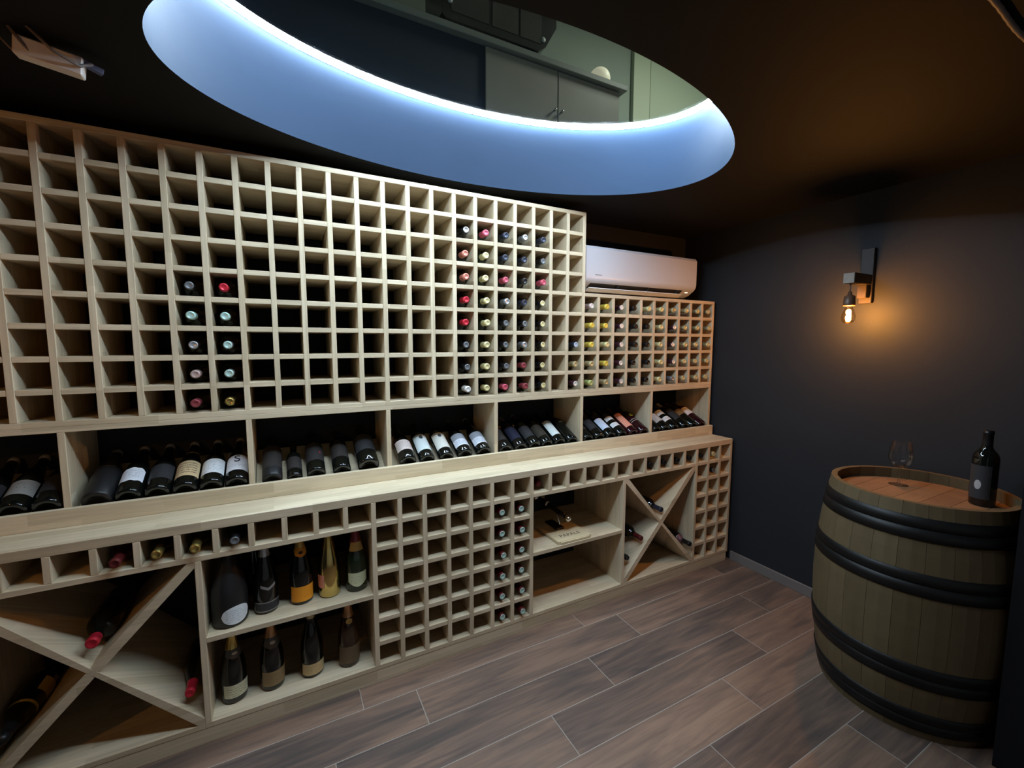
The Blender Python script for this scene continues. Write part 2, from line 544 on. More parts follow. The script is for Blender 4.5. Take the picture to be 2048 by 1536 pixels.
rackA = grid_rack('tall_wine_rack', None, -25, -10, 9, 'tall pale wood wine rack, mostly empty pigeonholes, with two short columns of bottles', True, False)
rackB = grid_rack('tall_wine_rack', None, -10, 0, 9, 'tall pale wood wine rack with five filled columns beside the air conditioner', True, True)
rackC = grid_rack('low_wine_rack', None, 0, 10, 5, 'lower pale wood wine rack full of bottles under the air conditioner', False, True)

# display shelf between the racks and the worktop
disp = empty('display_shelf', (-2.75, 0, G - 0.355), 'long pale wood display shelf with slanted boards above the worktop', 'shelf')
box('top_board', -2.76, 1.11, 0, DEP, G - 0.030, G - 0.0102, WX, disp)
dx = [-2.75, -2.2, -1.65, -1.1, -0.55, 0.0, 0.55, 1.1]
for x in dx:
    box('partition', x - T, x + T, 0, DEP, G - 0.3548, G - 0.0302, WZ, disp)
box('lip', -2.76, 1.118, -0.022, -0.0004, G - 0.3548, G - 0.293, WX, disp)
SL = math.atan2(0.130, 0.27)
for a, b in zip(dx, dx[1:]):
    prism('slanted_board', [(0, 0)], 0, 0, WX) if False else None
    me = box_mesh(b - a - 2 * T - 0.002, 0.285, 0.012, WX)
    yc, zc = 0.134, G - 0.3548 + 0.013 + 0.5 * 0.285 * math.sin(SL)
    o = link('slanted_board', me, disp, Vector(((a + b) / 2, yc, zc)) - disp.location, (SL, 0, 0))
def slant_z(y):          # top surface of the slanted boards
    yc, zc = 0.134, G - 0.3548 + 0.013 + 0.5 * 0.285 * math.sin(SL)
    return zc + (y - yc) * math.tan(SL) + 0.006 / math.cos(SL)

# worktop
YL = -0.184
wt = box('worktop', -2.78, 1.11, YL, DEP, G - 0.390, G - 0.3552, WX, bev=0.002)
tag(wt, 'long pale finger-jointed wooden worktop over the lower cabinets', 'worktop')

Z0, PZ = G - 0.3818, 0.1066
def zr(k): return Z0 - k * PZ
ZB = zr(7) + T           # top of the bottom boards
ZT = G - 0.3902          # underside of the worktop
X0 = -1.21
def ux(k): return X0 + 0.11 * k

def lower_grid(label, k0, k1):
    u = empty('grid_cabinet', (ux(k0), YL, 0.0), label, 'cabinet')
    uprights(u, [ux(k) for k in range(k0, k1 + 1)], YL, DEP, ZB, ZT)
    for k in range(k0, k1):
        dividers(u, ux(k), ux(k + 1), [zr(j) for j in range(1, 7)], YL, DEP)
    box('bottom_board', ux(k0) - T, ux(k1) + T, YL, DEP, ZB - 0.02, ZB, WX, u)
    return u
gridL = lower_grid('pale wood pigeonhole cabinet with seven columns under the worktop', 0, 7)
gridR = lower_grid('narrow three-column pigeonhole cabinet beside the black wall', 18, 21)

def bottle_row(label, xs, x0, x1):
    u = empty('bottle_row_cabinet', (x0, YL, zr(1)), label, 'cabinet')
    uprights(u, xs, YL, DEP, zr(1) + T, ZT)
    box('bottom_board', x0 + T, x1 - T, YL, DEP, zr(1) - T, zr(1) + T, WX, u)
    return u
rowL = bottle_row('single row of pigeonholes under the worktop above the sparkling wine shelves', [ux(-k) for k in range(1, 14)], ux(-13) - 2 * T, ux(0))
rowR = bottle_row('single row of pigeonholes under the worktop above the open cabinet', [ux(k) for k in range(8, 18)], ux(7), ux(18))

BL, BR = -1.817, 0.173
def open_unit(label, x0, x1, side):
    u = empty('open_cabinet', ((x0 + x1) / 2, YL, 0.0), label, 'cabinet')
    box('side_panel', side - T, side + T, YL, DEP, ZB, zr(1) - T, WZ, u)
    box('shelf', x0 + T, x1 - T, YL, DEP, G - 0.810, G - 0.790, WX, u)
    box('bottom_board', x0 - (T if side == x0 else -T), x1 + (T if side == x1 else -T), YL, DEP, ZB - 0.02, ZB, WX, u)
    return u
openL = open_unit('open pale wood cabinet holding standing bottles of sparkling wine on two shelves', BL, ux(0), BL)
openR = open_unit('open pale wood cabinet with a wooden box lid on its shelf', ux(7), BR, BR)

def cross_unit(label, x0, x1, ends):
    u = empty('cross_cabinet', ((x0 + x1) / 2, YL, 0.0), label, 'cabinet')
    xa, xb, za, zb = x0 + T, x1 - T, ZB, zr(1) - T
    t = 0.021
    prism('diagonal_board', [(xa, za), (xa + t, za), (xb, zb - t), (xb, zb), (xb - t, zb), (xa, za + t)], YL + 0.001, DEP, WX, u)
    cx, cz = (xa + xb) / 2, (za + zb) / 2
    q = t / 2
    prism('diagonal_board', [(xa, zb), (xa, zb - t), (cx - q, cz), (cx, cz + q), (xa + t, zb)], YL, DEP, WX, u)
    prism('diagonal_board', [(xb, za), (xb, za + t), (cx + q, cz), (cx, cz - q), (xb - t, za)], YL, DEP, WX, u)
    box('bottom_board', xa, xb, YL, DEP, ZB - 0.02, ZB, WX, u)
    for e in ends:
        box('side_panel', e - T, e + T, YL, DEP, ZB - 0.02, zr(1) - T, WZ, u)
    return u, xa, xb, za, zb
XL = cross_unit('pale wood cabinet with crossed boards at the near end, holding large red-capped bottles', -2.417, BL, [-2.417])
XR = cross_unit('pale wood cabinet with crossed boards beside the three-column pigeonholes', BR, ux(18), [])
pl = empty('plinth', (-0.84, YL, 0.0), 'pale wooden plinth along the floor under the cabinets', 'plinth')
box('front_board', -2.78, 1.098, YL + 0.001, YL + 0.02, 0.0, ZB - 0.0202, WX, pl)
box('rear_board', -2.78, 1.098, DEP - 0.02, DEP, 0.0, ZB - 0.0202, WX, pl)

# ---------------------------------------------------------------- bottles
GLASSES = {
    'black': plain('bottle_black_glass', (0.004, 0.005, 0.004), 0.06, spec=0.6),
    'green': plain('bottle_green_glass', (0.010, 0.020, 0.008), 0.06, spec=0.6),
    'brown': plain('bottle_brown_glass', (0.030, 0.012, 0.004), 0.06, spec=0.6),
    'frost': plain('bottle_frosted_glass', (0.012, 0.012, 0.013), 0.42, spec=0.4),
    'pale': plain('bottle_pale_glass', (0.20, 0.20, 0.12), 0.08, spec=0.6),
    'amber': plain('bottle_amber_glass', (0.22, 0.12, 0.04), 0.08, spec=0.6),
    'purple': plain('bottle_purple_glass', (0.022, 0.004, 0.006), 0.06, spec=0.6),
    'gold': plain('bottle_gold_coat', (0.62, 0.47, 0.17), 0.16, metal=1.0),
}
def foil(n, c, r=0.35, mt=0.3): return plain('foil_' + n, c, r, mt)
FOIL = {
    'red': foil('red', (0.55, 0.02, 0.04)), 'salmon': foil('salmon', (0.62, 0.22, 0.16)),
    'pink': foil('pink', (0.58, 0.10, 0.15)), 'cream': foil('cream', (0.72, 0.66, 0.34)), 'yellow': foil('yellow', (0.75, 0.60, 0.10)),
    'white': foil('white', (0.78, 0.77, 0.74)), 'mint': foil('mint', (0.45, 0.66, 0.60)), 'silver': foil('silver', (0.55, 0.56, 0.58), 0.3, 0.7),
    'grey': foil('grey', (0.16, 0.17, 0.18)), 'black': foil('black', (0.010, 0.010, 0.011)), 'blue': foil('blue', (0.030, 0.036, 0.058)),
    'maroon': foil('maroon', (0.11, 0.014, 0.014)), 'gold': foil('gold', (0.62, 0.46, 0.14), 0.25, 0.9), 'copper': foil('copper', (0.55, 0.30, 0.14), 0.3, 0.8),
    'dullred': foil('dullred', (0.26, 0.05, 0.06)), 'rose': foil('rose', (0.50, 0.36, 0.34)), 'palegold': foil('palegold', (0.60, 0.52, 0.28), 0.3, 0.5),
    'chartreuse': foil('chartreuse', (0.45, 0.50, 0.18)), 'bluewhite': foil('bluewhite', (0.45, 0.55, 0.70)),
    'orange': foil('orange', (0.62, 0.38, 0.09), 0.3, 0.6), 'darkpurple': foil('darkpurple', (0.06, 0.02, 0.03)),
}
PROFILES = {
    'bordeaux': [(0, .018), (.018, .006), (.029, .0), (.0350, .0015), (.0375, .007), (.0375, .186), (.0365, .197), (.0320, .209), (.0235, .220), (.0175, .229), (.0150, .240), (.0143, .255), (.0143, .284), (.0155, .2855), (.0155, .2935), (.0140, .2955), (.0140, .299), (0, .299)],
    'burgundy': [(0, .018), (.020, .006), (.031, .0), (.0375, .0015), (.0405, .008), (.0405, .130), (.0385, .155), (.0325, .183), (.0240, .212), (.0178, .236), (.0150, .256), (.0146, .284), (.0160, .2855), (.0160, .2935), (.0145, .2955), (.0145, .299), (0, .299)],
    'champagne': [(0, .020), (.022, .007), (.033, .0), (.0405, .0015), (.0435, .009), (.0440, .120), (.0420, .150), (.0355, .185), (.0265, .220), (.0195, .248), (.0160, .270), (.0160, .280), (.0180, .284), (.0180, .290), (.0165, .293), (.0165, .303), (.0120, .307), (0, .308)],
    'magnum': [(0, .020), (.032, .007), (.045, .0), (.0555, .002), (.0595, .010), (.0600, .110), (.0570, .145), (.0480, .185), (.0350, .225), (.0240, .255), (.0200, .268), (.0200, .282), (0, .282)],
    'halfbottle': [(0, .014), (.014, .005), (.022, .0), (.0280, .0015), (.0300, .006), (.0300, .135), (.0285, .146), (.0235, .157), (.0165, .168), (.0135, .180), (.0130, .226), (.0142, .227), (.0142, .234), (.0128, .236), (0, .2365)],
    'bigbordeaux': [(0, .022), (.022, .007), (.035, .0), (.0430, .002), (.0465, .009), (.0465, .200), (.0450, .214), (.0390, .230), (.0280, .244), (.0205, .255), (.0175, .268), (.0168, .314), (.0185, .3155), (.0185, .325), (.0165, .327), (.0165, .330), (0, .330)],
}
for _k, _f in (('champagne', 0.926), ('bigbordeaux', 0.905), ('bordeaux', 0.98), ('burgundy', 0.98)):
    PROFILES[_k] = [(r, z * _f) for r, z in PROFILES[_k]]
def prof_r(kind, z):
    p = PROFILES[kind]
    p = p[3:]
    for (ra, za), (rb, zb) in zip(p, p[1:]):
        if za <= z <= zb and zb > za:
            return ra + (rb - ra) * (z - za) / (zb - za)
    return p[0][0]

MESH = {}
def cached(key, fn):
    if key not in MESH: MESH[key] = fn()
    return MESH[key]

def capsule_prof(kind, z0):
    p = [(r + 0.0006, z) for r, z in PROFILES[kind][3:] if z > z0 and r > 0]
    p = [(prof_r(kind, z0) + 0.0006, z0)] + p
    return p

def label_shape(kind, z0, z1, half, shape, mat, seg=16):
    """paper label wrapped on the bottle, centred on the bottle's local -Y side"""
    bm = bmesh.new(); uvl = bm.loops.layers.uv.new('UVMap')
    rows = 6; grid = []
    for i in range(seg + 1):
        u = i / seg; s = 2 * u - 1
        lo, hi = z0, z1
        mid, hh = (z0 + z1) / 2, (z1 - z0) / 2
        if shape == 'oval':
            k = math.sqrt(max(0.0, 1 - s * s)); lo, hi = mid - hh * k, mid + hh * k
        elif shape == 'shield':
            lo = z0 + (z1 - z0) * 0.33 * abs(s) ** 1.5
        elif shape == 'fancy':
            lo = z0 + (z1 - z0) * 0.05 * (1 + math.cos(s * 3 * math.pi)) * 0.5
            hi = z1 - (z1 - z0) * 0.16 * abs(s) ** 3 - (z1 - z0) * 0.05 * (1 - math.cos(s * 3 * math.pi)) * 0.5
        elif shape == 'chevron':
            d = 0.55 * (z1 - z0) * (1 - abs(s)); lo, hi = z0 + 0.55 * (z1 - z0) - d, z1 - d
        colv = []
        a = -math.pi / 2 + s * half
        for j in range(rows + 1):
            z = lo + (hi - lo) * j / rows
            r = prof_r(kind, z) + 0.0007
            colv.append((bm.verts.new((r * math.cos(a), r * math.sin(a), z)), (u, (z - z0) / (z1 - z0))))
        grid.append(colv)
    for i in range(seg):
        for j in range(rows):
            q = [grid[i][j], grid[i + 1][j], grid[i + 1][j + 1], grid[i][j + 1]]
            try:
                f = bm.faces.new([v for v, _ in q])
            except ValueError:
                continue
            for lp, (_, uv) in zip(f.loops, q): lp[uvl].uv = uv
    me = bpy.data.meshes.new('label'); bm.to_mesh(me); bm.free()
    me.materials.append(mat)
    for p in me.polygons: p.use_smooth = True
    return me

def bottle(kind, glass, cap, loc, rot, label, group, top=None, capz=None, labels=(), name='wine_bottle', neck=None, seg=24):
    """labels: (z0, z1, half angle, shape, material[, part name])"""
    e = empty(name, loc, label, 'bottle', group)
    e.rotation_euler = rot
    me = cached(('b', kind, glass, seg), lambda: lathe_mesh(kind, PROFILES[kind], GLASSES[glass], seg))
    link('glass', me, e)
    if cap:
        cz = capz if capz is not None else {'bordeaux': .238, 'burgundy': .236, 'champagne': .205, 'magnum': .25, 'halfbottle': .185, 'bigbordeaux': .262}[kind]
        cm = link('capsule', cached(('c', kind, cap, cz), lambda: lathe_mesh('capsule', capsule_prof(kind, cz), FOIL[cap], 20)), e)
        zt = PROFILES[kind][-1][1]; rt = PROFILES[kind][-2][0]
        link('capsule_top', cached(('t', kind, top or cap), lambda: lathe_mesh('capsule_top', [(rt + .0006, zt - .0004), (rt + .0003, zt + .0008), (rt * .72, zt + .0012), (rt * .66, zt + .0004), (0, zt + .0004)], FOIL[top or cap], 20)), cm)
    if neck:
        z0, z1, mt = neck
        link('neck_band', cached(('n', kind, z0, z1, mt.name), lambda: label_shape(kind, z0, z1, math.pi * 0.999, 'rect', mt, 20)), e)
    for lb in labels:
        z0, z1, half, shape, mt = lb[:5]
        link(lb[5] if len(lb) > 5 else 'label', cached(('l', kind, z0, z1, half, shape, mt.name), lambda: label_shape(kind, z0, z1, half, shape, mt)), e)
    return e

ORD = ['zeroth', 'first', 'second', 'third', 'fourth', 'fifth', 'sixth', 'seventh', 'eighth', 'ninth', 'tenth', 'eleventh', 'twelfth', 'thirteenth', 'fourteenth', 'fifteenth', 'sixteenth', 'seventeenth', 'eighteenth']
OUT = (math.pi / 2, 0, 0)         # neck towards the room
def jitter(a): return random.uniform(-a, a)

# (glass, capsule, top disc, word)
K = {
    'si': ('black', 'black', 'silver', 'silver'), 'sa': ('black', 'salmon', None, 'salmon'), 're': ('black', 'red', None, 'red'),
    'pi': ('black', 'pink', None, 'pink'), 'cr': ('green', 'cream', None, 'cream'), 'ye': ('pale', 'yellow', None, 'yellow'),
    'wh': ('black', 'white', None, 'white'), 'wn': ('black', 'darkpurple', 'white', 'white'), 'dk': ('black', 'black', 'grey', 'dark grey'),
    'bl': ('black', 'blue', None, 'dark blue'), 'gy': ('black', 'grey', 'silver', 'grey'), 'dr': ('black', 'dullred', None, 'dull red'),
    'ri': ('black', 'black', 'cream', 'cream ringed'), 'mi': ('black', 'mint', None, 'mint green'), 'mr': ('black', 'silver', 'mint', 'mint ringed'),
    'ro': ('black', 'rose', None, 'dusky pink'), 'go': ('black', 'gold', None, 'gold'), 'ma': ('purple', 'maroon', 'mint', 'pale topped maroon'),
    'bk': ('black', 'black', None, 'black'), 'pg': ('pale', 'palegold', None, 'pale gold'), 'ch': ('pale', 'chartreuse', None, 'yellow green'),
    'am': ('amber', 'palegold', 'cream', 'amber'), 'bw': ('black', 'blue', 'bluewhite', 'blue'), 'cl': ('pale', 'cream', None, 'cream'),
    'dm': ('purple', 'maroon', None, 'maroon'), 'wp': ('pale', 'rose', 'white', 'white'),
}
def rack_bottle(code, c, r, base_y, zc, label, group, kind='bordeaux'):
    gl, cp, tp, _ = K[code]
    R = PROFILES[kind][4][0]
    xc = c + jitter(0.004)
    H = PROFILES[kind][-1][1]
    tip = base_y + jitter(0.008)
    return bottle(kind, gl, cp, (xc, tip + H, zc + R + 0.0006), (math.pi / 2, 0, 0), label, group, top=tp, seg=20)

def tall(code, col, row, kind='bordeaux'):
    n = -col
    if n < 10:
        lab = '%s capped bottle in tall rack, %s column from its far edge, %s row up' % (K[code][3], ORD[n], ORD[row + 1])
    else:
        lab = '%s capped bottle in small %s column of the mostly empty rack, %s row up' % (K[code][3], 'nearer' if col == -17 else 'farther', ORD[row + 1])
    rack_bottle(code, (col + 0.5) * P_, row, -0.010, G + row * P_ + T, lab, 'bottles lying in the tall rack', kind)

def low(code, col, row):
    lab = '%s capped bottle in rack below air conditioner, %s column across, %s row up' % (K[code][3], ORD[col + 1], ORD[row + 1])
    rack_bottle(code, (col + 0.5) * P_, row, -0.012, G + row * P_ + T, lab, 'bottles lying in the low rack')

for r, c in zip(range(4, -1, -1), ('dk', 'mi', 'si', 'ro', 'dr')): tall(c, -17, r)
for r, c in zip(range(4, -1, -1), ('re', 'mi', 'mr', 'mr', 'go')): tall(c, -16, r)
MAIN = {-7: 'si sa sa re re dk dk wh', -6: 'pi cr cr cr cr cr cr cr', -5: 'bl bl pi gy dk dk dk pi', -4: 'gy bl bk bl dk gy dr dr', -3: 'bl dk pi ri ri ri ri ri'}
for col, s in MAIN.items():
    for r, c in zip(range(7, -1, -1), s.split()): tall(c, col, r)
for r, c in zip((2, 1, 0), ('bw', 'pg', 'wn')): tall(c, -1, r)
LOW = ['wp ye ye pg ch', 'ye ye cl ye pg', 'wn wn wn wn wn', 'bk bk bk bk bk', 'cl bk bk bk bk', 'cl cl cl cl cl', 'pg wn wn wn gy', 'am am am am am', 'am am am am am', 'am am am am am']
for col, s in enumerate(LOW):
    for r, c in zip(range(4, -1, -1), s.split()): low(c, col, r)

# pigeonholes under the worktop
def lowcell(code, k, row, lab, tip=-0.19, kind='bordeaux'):
    rack_bottle(code, ux(k) + 0.055, row, tip, zr(row + 1) + T, lab, 'bottles lying under the worktop', kind)
names = {'dm': 'maroon', 'go': 'gold', 'dk': 'dark'}
lowcell('dm', -8, 0, 'maroon capped bottle poking from pigeonhole nearest the camera, above crossed boards', -0.215)
lowcell('go', -7, 0, 'gold capped bottle in pigeonhole beside the maroon capped one, above crossed boards', -0.20)
lowcell('go', -6, 0, 'second gold capped bottle from the maroon one, above corner of crossed boards', -0.20)
lowcell('dk', -5, 0, 'dark grey capped bottle in pigeonhole above the large white oval label bottle', -0.20)
for k in (5, 6):
    for r in range(1, 7):
        lowcell('ma', k, r, 'maroon bottle with pale top in seven-column cabinet, %s filled column, %s row down' % ('first' if k == 5 else 'second', ORD[r]), -0.186)
lowcell('dm', 7, 0, 'maroon capped bottle in first pigeonhole above the open cabinet with the box lid', -0.155)
for k, w in zip((14, 15, 16, 17), ('first', 'second', 'third', 'fourth')):
    lowcell('bk', k, 0, 'black capped bottle in pigeonhole row above crossed boards, %s one along' % w, -0.178)
lowcell('bk', 18, 0, 'black capped bottle in top of three-column cabinet, first column', -0.178)
lowcell('am', 19, 0, 'shiny gold-tipped bottle in top of three-column cabinet, middle column', -0.182)
lowcell('dk', 19, 1, 'dark bottle with bright tip in three-column cabinet, second row, middle column', -0.180)

# bottles lying in the crossed cabinets
def lying(kind, glass, cap, x, z, tip, lab, **kw):
    H = PROFILES[kind][-1][1]
    return bottle(kind, glass, cap, (x, tip + H, z), (math.pi / 2, 0, 0), lab, 'bottles lying in the crossed cabinets', **kw)
GOLDPAPER = label_mat('gold_paper', (0.50, 0.36, 0.10), (0.06, 0.04, 0.02), 5, 0.1, 0.9, 0.45, rough=0.35)
_, lxa, lxb, lza, lzb = XL
lcx, lcz = (lxa + lxb) / 2, (lza + lzb) / 2
t2 = 0.011
def vee(R): return (R + 0.0155) / 0.675 + 0.002
lying('bigbordeaux', 'black', 'red', lcx, lcz + vee(0.0465), -0.17, 'large black bottle with red capsule lying in the upper notch of crossed boards')
rb = 0.0405
xw = lxb - rb - 0.001
lying('burgundy', 'black', 'red', xw, lza + (lxb - xw) * (lzb - lza) / (lxb - lxa) + (rb + 0.0165) * 1.45, -0.17, 'black bottle with red capsule lying against the side of the crossed cabinet')
rc = 0.044
xg = lxa + rc + 0.004
lying('champagne', 'black', 'black', xg, lza + (xg - lxa) * (lzb - lza) / (lxb - lxa) + (rc + 0.0165) * 1.45, -0.145, 'dark sparkling wine bottle with gold labels lying in near notch of crossed boards',
      labels=((.035, .105, 2.6, 'rect', GOLDPAPER),), neck=(.150, .160, GOLDPAPER))
_, rxa, rxb, rza, rzb = XR
rcx, rcz = (rxa + rxb) / 2, (rza + rzb) / 2
sl = (rzb - rza) / (rxb - rxa)
def on_slope(x_from_corner, R): return rza + x_from_corner * sl + (R + 0.0158) * math.sqrt(1 + sl * sl) + 0.001
lying('bordeaux', 'black', 'blue', rcx, rcz + vee(0.0375), -0.185, 'dark bottle with blue-black neck in upper notch of far crossed boards')
lying('bordeaux', 'black', 'maroon', rxa + 0.145, on_slope(0.145, 0.0375), -0.17, 'dark bottle with maroon neck on diagonal board beside the open cabinet')
lying('bordeaux', 'black', 'black', rxa + 0.048, on_slope(0.048, 0.0375), -0.16, 'black-necked bottle low in the side notch, below the maroon-necked bottle')
lying('bordeaux', 'black', 'black', rxb - 0.042, on_slope(0.042, 0.0375), -0.20, 'dark bottle with purple neck band lying against the three-column cabinet',
      neck=(.205, .236, plain('purple_band', (0.10, 0.035, 0.05), 0.5)))

# ---- display bottles, base towards the room, neck rising to the wall
WHITE = (0.74, 0.75, 0.76); CREAM = (0.72, 0.68, 0.58); INK = (0.06, 0.06, 0.07); DKL = (0.022, 0.021, 0.022)
L_white = label_mat('label_white', WHITE, (0.25, 0.27, 0.32), 6, 0.15, 0.75, 0.5)
L_fancy = label_mat('label_white_fancy', (0.74, 0.77, 0.83), (0.35, 0.40, 0.48), 5, 0.2, 0.85, 0.5)
L_beige = label_mat('label_beige', (0.62, 0.46, 0.26), (0.10, 0.06, 0.04), 5, 0.15, 0.9, 0.55)
L_star = label_mat('label_starred', WHITE, (0.16, 0.18, 0.26), 7, 0.1, 0.9, 0.42)
L_s = label_mat('label_white_plain', (0.76, 0.76, 0.79), (0.35, 0.38, 0.45), 5, 0.22, 0.42, 0.5)
L_dark = label_mat('label_charcoal', (0.030, 0.030, 0.033), (0.07, 0.07, 0.08), 5, 0.2, 0.8, 0.35)
L_dark2 = label_mat('label_dark_brown', (0.030, 0.026, 0.024), (0.10, 0.03, 0.03), 4, 0.15, 0.4, 0.35)
L_dkred = label_mat('label_dark_with_red_dot', (0.026, 0.024, 0.024), (0.30, 0.02, 0.03), 3, 0.05, 0.2, 0.2, disc=(0.72, 0.45, 0.05))
L_pinkw = label_mat('label_pinkish_white', (0.72, 0.62, 0.58), (0.35, 0.28, 0.28), 6, 0.15, 0.9, 0.5)
L_mintw = label_mat('label_mint_white', (0.66, 0.74, 0.75), (0.05, 0.06, 0.07), 6, 0.10, 0.55, 0.33, disc=(0.5, 0.80, 0.11))
L_creamw = label_mat('label_cream_white', (0.73, 0.73, 0.66), (0.05, 0.06, 0.07), 6, 0.10, 0.55, 0.33, disc=(0.5, 0.80, 0.11))
L_mount = label_mat('label_grey_mountain', (0.66, 0.69, 0.76), (0.24, 0.26, 0.31), 4, 0.08, 0.42, 0.5, band=(0.52, 1.1), band_col=(0.30, 0.32, 0.36))
L_navy = label_mat('label_navy', (0.016, 0.018, 0.038), (0.20, 0.21, 0.28), 5, 0.2, 0.8, 0.30)
L_dkart = label_mat('label_dark_art', (0.035, 0.030, 0.022), (0.30, 0.24, 0.12), 4, 0.15, 0.9, 0.32)
L_tall = label_mat('label_tall_white', (0.66, 0.72, 0.70), (0.08, 0.08, 0.09), 9, 0.06, 0.94, 0.36)
L_blue = label_mat('label_bluish_white', (0.60, 0.68, 0.84), (0.25, 0.28, 0.45), 6, 0.15, 0.9, 0.42)
L_salm = label_mat('label_salmon', (0.72, 0.30, 0.21), (0.55, 0.20, 0.14), 6, 0.15, 0.85, 0.45)
L_yel = label_mat('label_yellow_round', (0.80, 0.68, 0.02), (0.04, 0.04, 0.03), 1, 0.9, 0.95, 0.1, disc=(0.5, 0.5, 0.22))
L_strip = label_mat('label_grey_strip', (0.30, 0.29, 0.27), (0.1, 0.1, 0.1), 2, 0.2, 0.8, 0.4)
L_brown = label_mat('label_brown', (0.22, 0.13, 0.05), (0.06, 0.04, 0.02), 5, 0.15, 0.85, 0.45)
L_greywh = label_mat('label_greyish_white', (0.56, 0.56, 0.56), (0.16, 0.16, 0.17), 7, 0.1, 0.9, 0.42)
L_whred = label_mat('label_white_red', (0.70, 0.66, 0.66), (0.40, 0.06, 0.06), 5, 0.2, 0.8, 0.30)
SILVERINK = plain('silver_print', (0.45, 0.45, 0.46), 0.3, 0.7)
BAND = (.075, .150, 1.15, 'rect')

def disp_bottle(kind, glass, cap, x, lab, labels=(), dy=0.0, **kw):
    R = PROFILES[kind][4][0]
    y0 = 0.0216 + dy
    n = Vector((0, -math.sin(SL), math.cos(SL)))
    p = Vector((x, y0, slant_z(y0))) + n * (R + 0.0008)
    return bottle(kind, glass, cap, p, (-(math.pi / 2 - SL), 0, 0), lab, 'bottles on the slanted display shelf', labels=labels, **kw)

def lb(z0, z1, h, mt, shape='rect'): return (z0, z1, h, shape, mt)
D = 'display shelf'
disp_bottle('burgundy', 'black', 'silver', -2.422, 'dark bottle cut by picture edge, first on near end of display shelf', (lb(.05, .12, 1.2, L_dark),), capz=.272)
disp_bottle('burgundy', 'black', 'silver', -2.338, 'dark bottle with greyish label, second in nearest display bay', (lb(.05, .12, 1.2, L_greywh if False else L_strip),), capz=.272)
disp_bottle('burgundy', 'black', 'silver', -2.254, 'dark bottle with charcoal label, against first display partition', (lb(.05, .13, 1.3, L_dark),), capz=.272)
disp_bottle('champagne', 'frost', 'silver', -2.125, 'frosted black bottle with thin silver band, beside first display partition', (lb(.150, .154, 0.7, plain('silver_line', (.5, .5, .5), .3, .8)),), capz=.262)
disp_bottle('burgundy', 'black', 'silver', -2.039, 'bottle with white fancy-edged label next to frosted black bottle', (lb(.052, .128, 1.0, L_fancy, 'fancy'),), capz=.272)
disp_bottle('burgundy', 'black', 'silver', -1.955, 'bottle with charcoal label between white and beige labelled bottles', (lb(.052, .132, 1.2, L_dark),), capz=.272)
disp_bottle('burgundy', 'black', 'silver', -1.871, 'bottle with beige label and black print on display shelf', (lb(.046, .136, 1.2, L_beige),), neck=(.205, .212, GOLDPAPER), capz=.272)
disp_bottle('burgundy', 'black', 'silver', -1.787, 'bottle with white starred label, second from second display partition', (lb(.046, .132, 1.2, L_star),), capz=.272)
bs = disp_bottle('burgundy', 'black', 'silver', -1.7035, 'bottle with white label bearing a dark S mark, beside display partition', (lb(.046, .140, 1.2, L_s),), capz=.272)
sm = text_mesh('emblem', 'S', 0.055, plain('emblem_ink', (0.03, 0.03, 0.04), 0.5), 0.0006)
link('emblem', sm, bs, (0, -0.0421, 0.112), (math.pi / 2, 0, 0))
disp_bottle('bordeaux', 'frost', 'black', -1.578, 'black bottle with dark brown label, first of five dark bottles', (lb(.050, .180, 1.3, L_dark2),))
disp_bottle('halfbottle', 'black', 'black', -1.494, 'small half-size black bottle among the five dark bottles', (lb(.040, .115, 1.3, L_dark2),))
disp_bottle('bordeaux', 'black', 'black', -1.410, 'black bottle with tiny red dot on dark label', (lb(.060, .180, 1.3, L_dkred),))
disp_bottle('bordeaux', 'black', 'black', -1.306, 'black bottle with plain dark label next to the largest dark bottle', (lb(.065, .165, 1.3, L_dark2),))
disp_bottle('bigbordeaux', 'black', 'black', -1.192, 'largest of five dark bottles, beside third display partition', (lb(.075, .190, 1.2, L_dark),))
disp_bottle('burgundy', 'black', 'black', -1.012, 'bottle with pinkish white label, first beside third display partition', (lb(.055, .130, 1.2, L_pinkw),))
disp_bottle('bordeaux', 'black', 'black', -0.918, 'bottle with bluish white label and round dark stamp', (lb(.045, .165, 1.2, L_mintw),))
disp_bottle('bordeaux', 'black', 'black', -0.820, 'bottle with cream label and round dark stamp', (lb(.045, .165, 1.2, L_creamw),))
disp_bottle('burgundy', 'black', 'silver', -0.722, 'bottle with grey and white picture label, next to cream stamped label', (lb(.040, .135, 1.2, L_mount),), capz=.285)
disp_bottle('burgundy', 'black', 'silver', -0.618, 'bottle with grey and white picture label, against fourth partition', (lb(.040, .135, 1.2, L_mount),), capz=.285)
disp_bottle('bordeaux', 'black', 'black', -0.492, 'dark bottle first after fourth partition, thin pale edge', (lb(.05, .15, 1.1, L_dark2),))
disp_bottle('bordeaux', 'black', 'blue', -0.400, 'dark bottle with navy label in fifth display bay', (lb(.05, .16, 1.2, L_navy),))
disp_bottle('bordeaux', 'black', 'silver', -0.312, 'dark bottle with black label and silver neck ring', (lb(.055, .15, 1.2, L_dark),), capz=.285)
disp_bottle('bordeaux', 'black', 'black', -0.232, 'dark bottle with gold-tinted picture label', (lb(.05, .15, 1.2, L_dkart),))
disp_bottle('bordeaux', 'black', 'black', -0.146, 'bottle with tall white printed label among dark bottles', (lb(.045, .175, 0.95, L_tall),))
disp_bottle('bordeaux', 'black', 'black', -0.060, 'plain black bottle beside fifth partition with small pale mark', (lb(.150, .158, 0.35, L_strip),))
disp_bottle('bordeaux', 'black', 'black', 0.054, 'dark bottle tucked behind fifth partition', (lb(.06, .15, 1.1, L_dark2),))
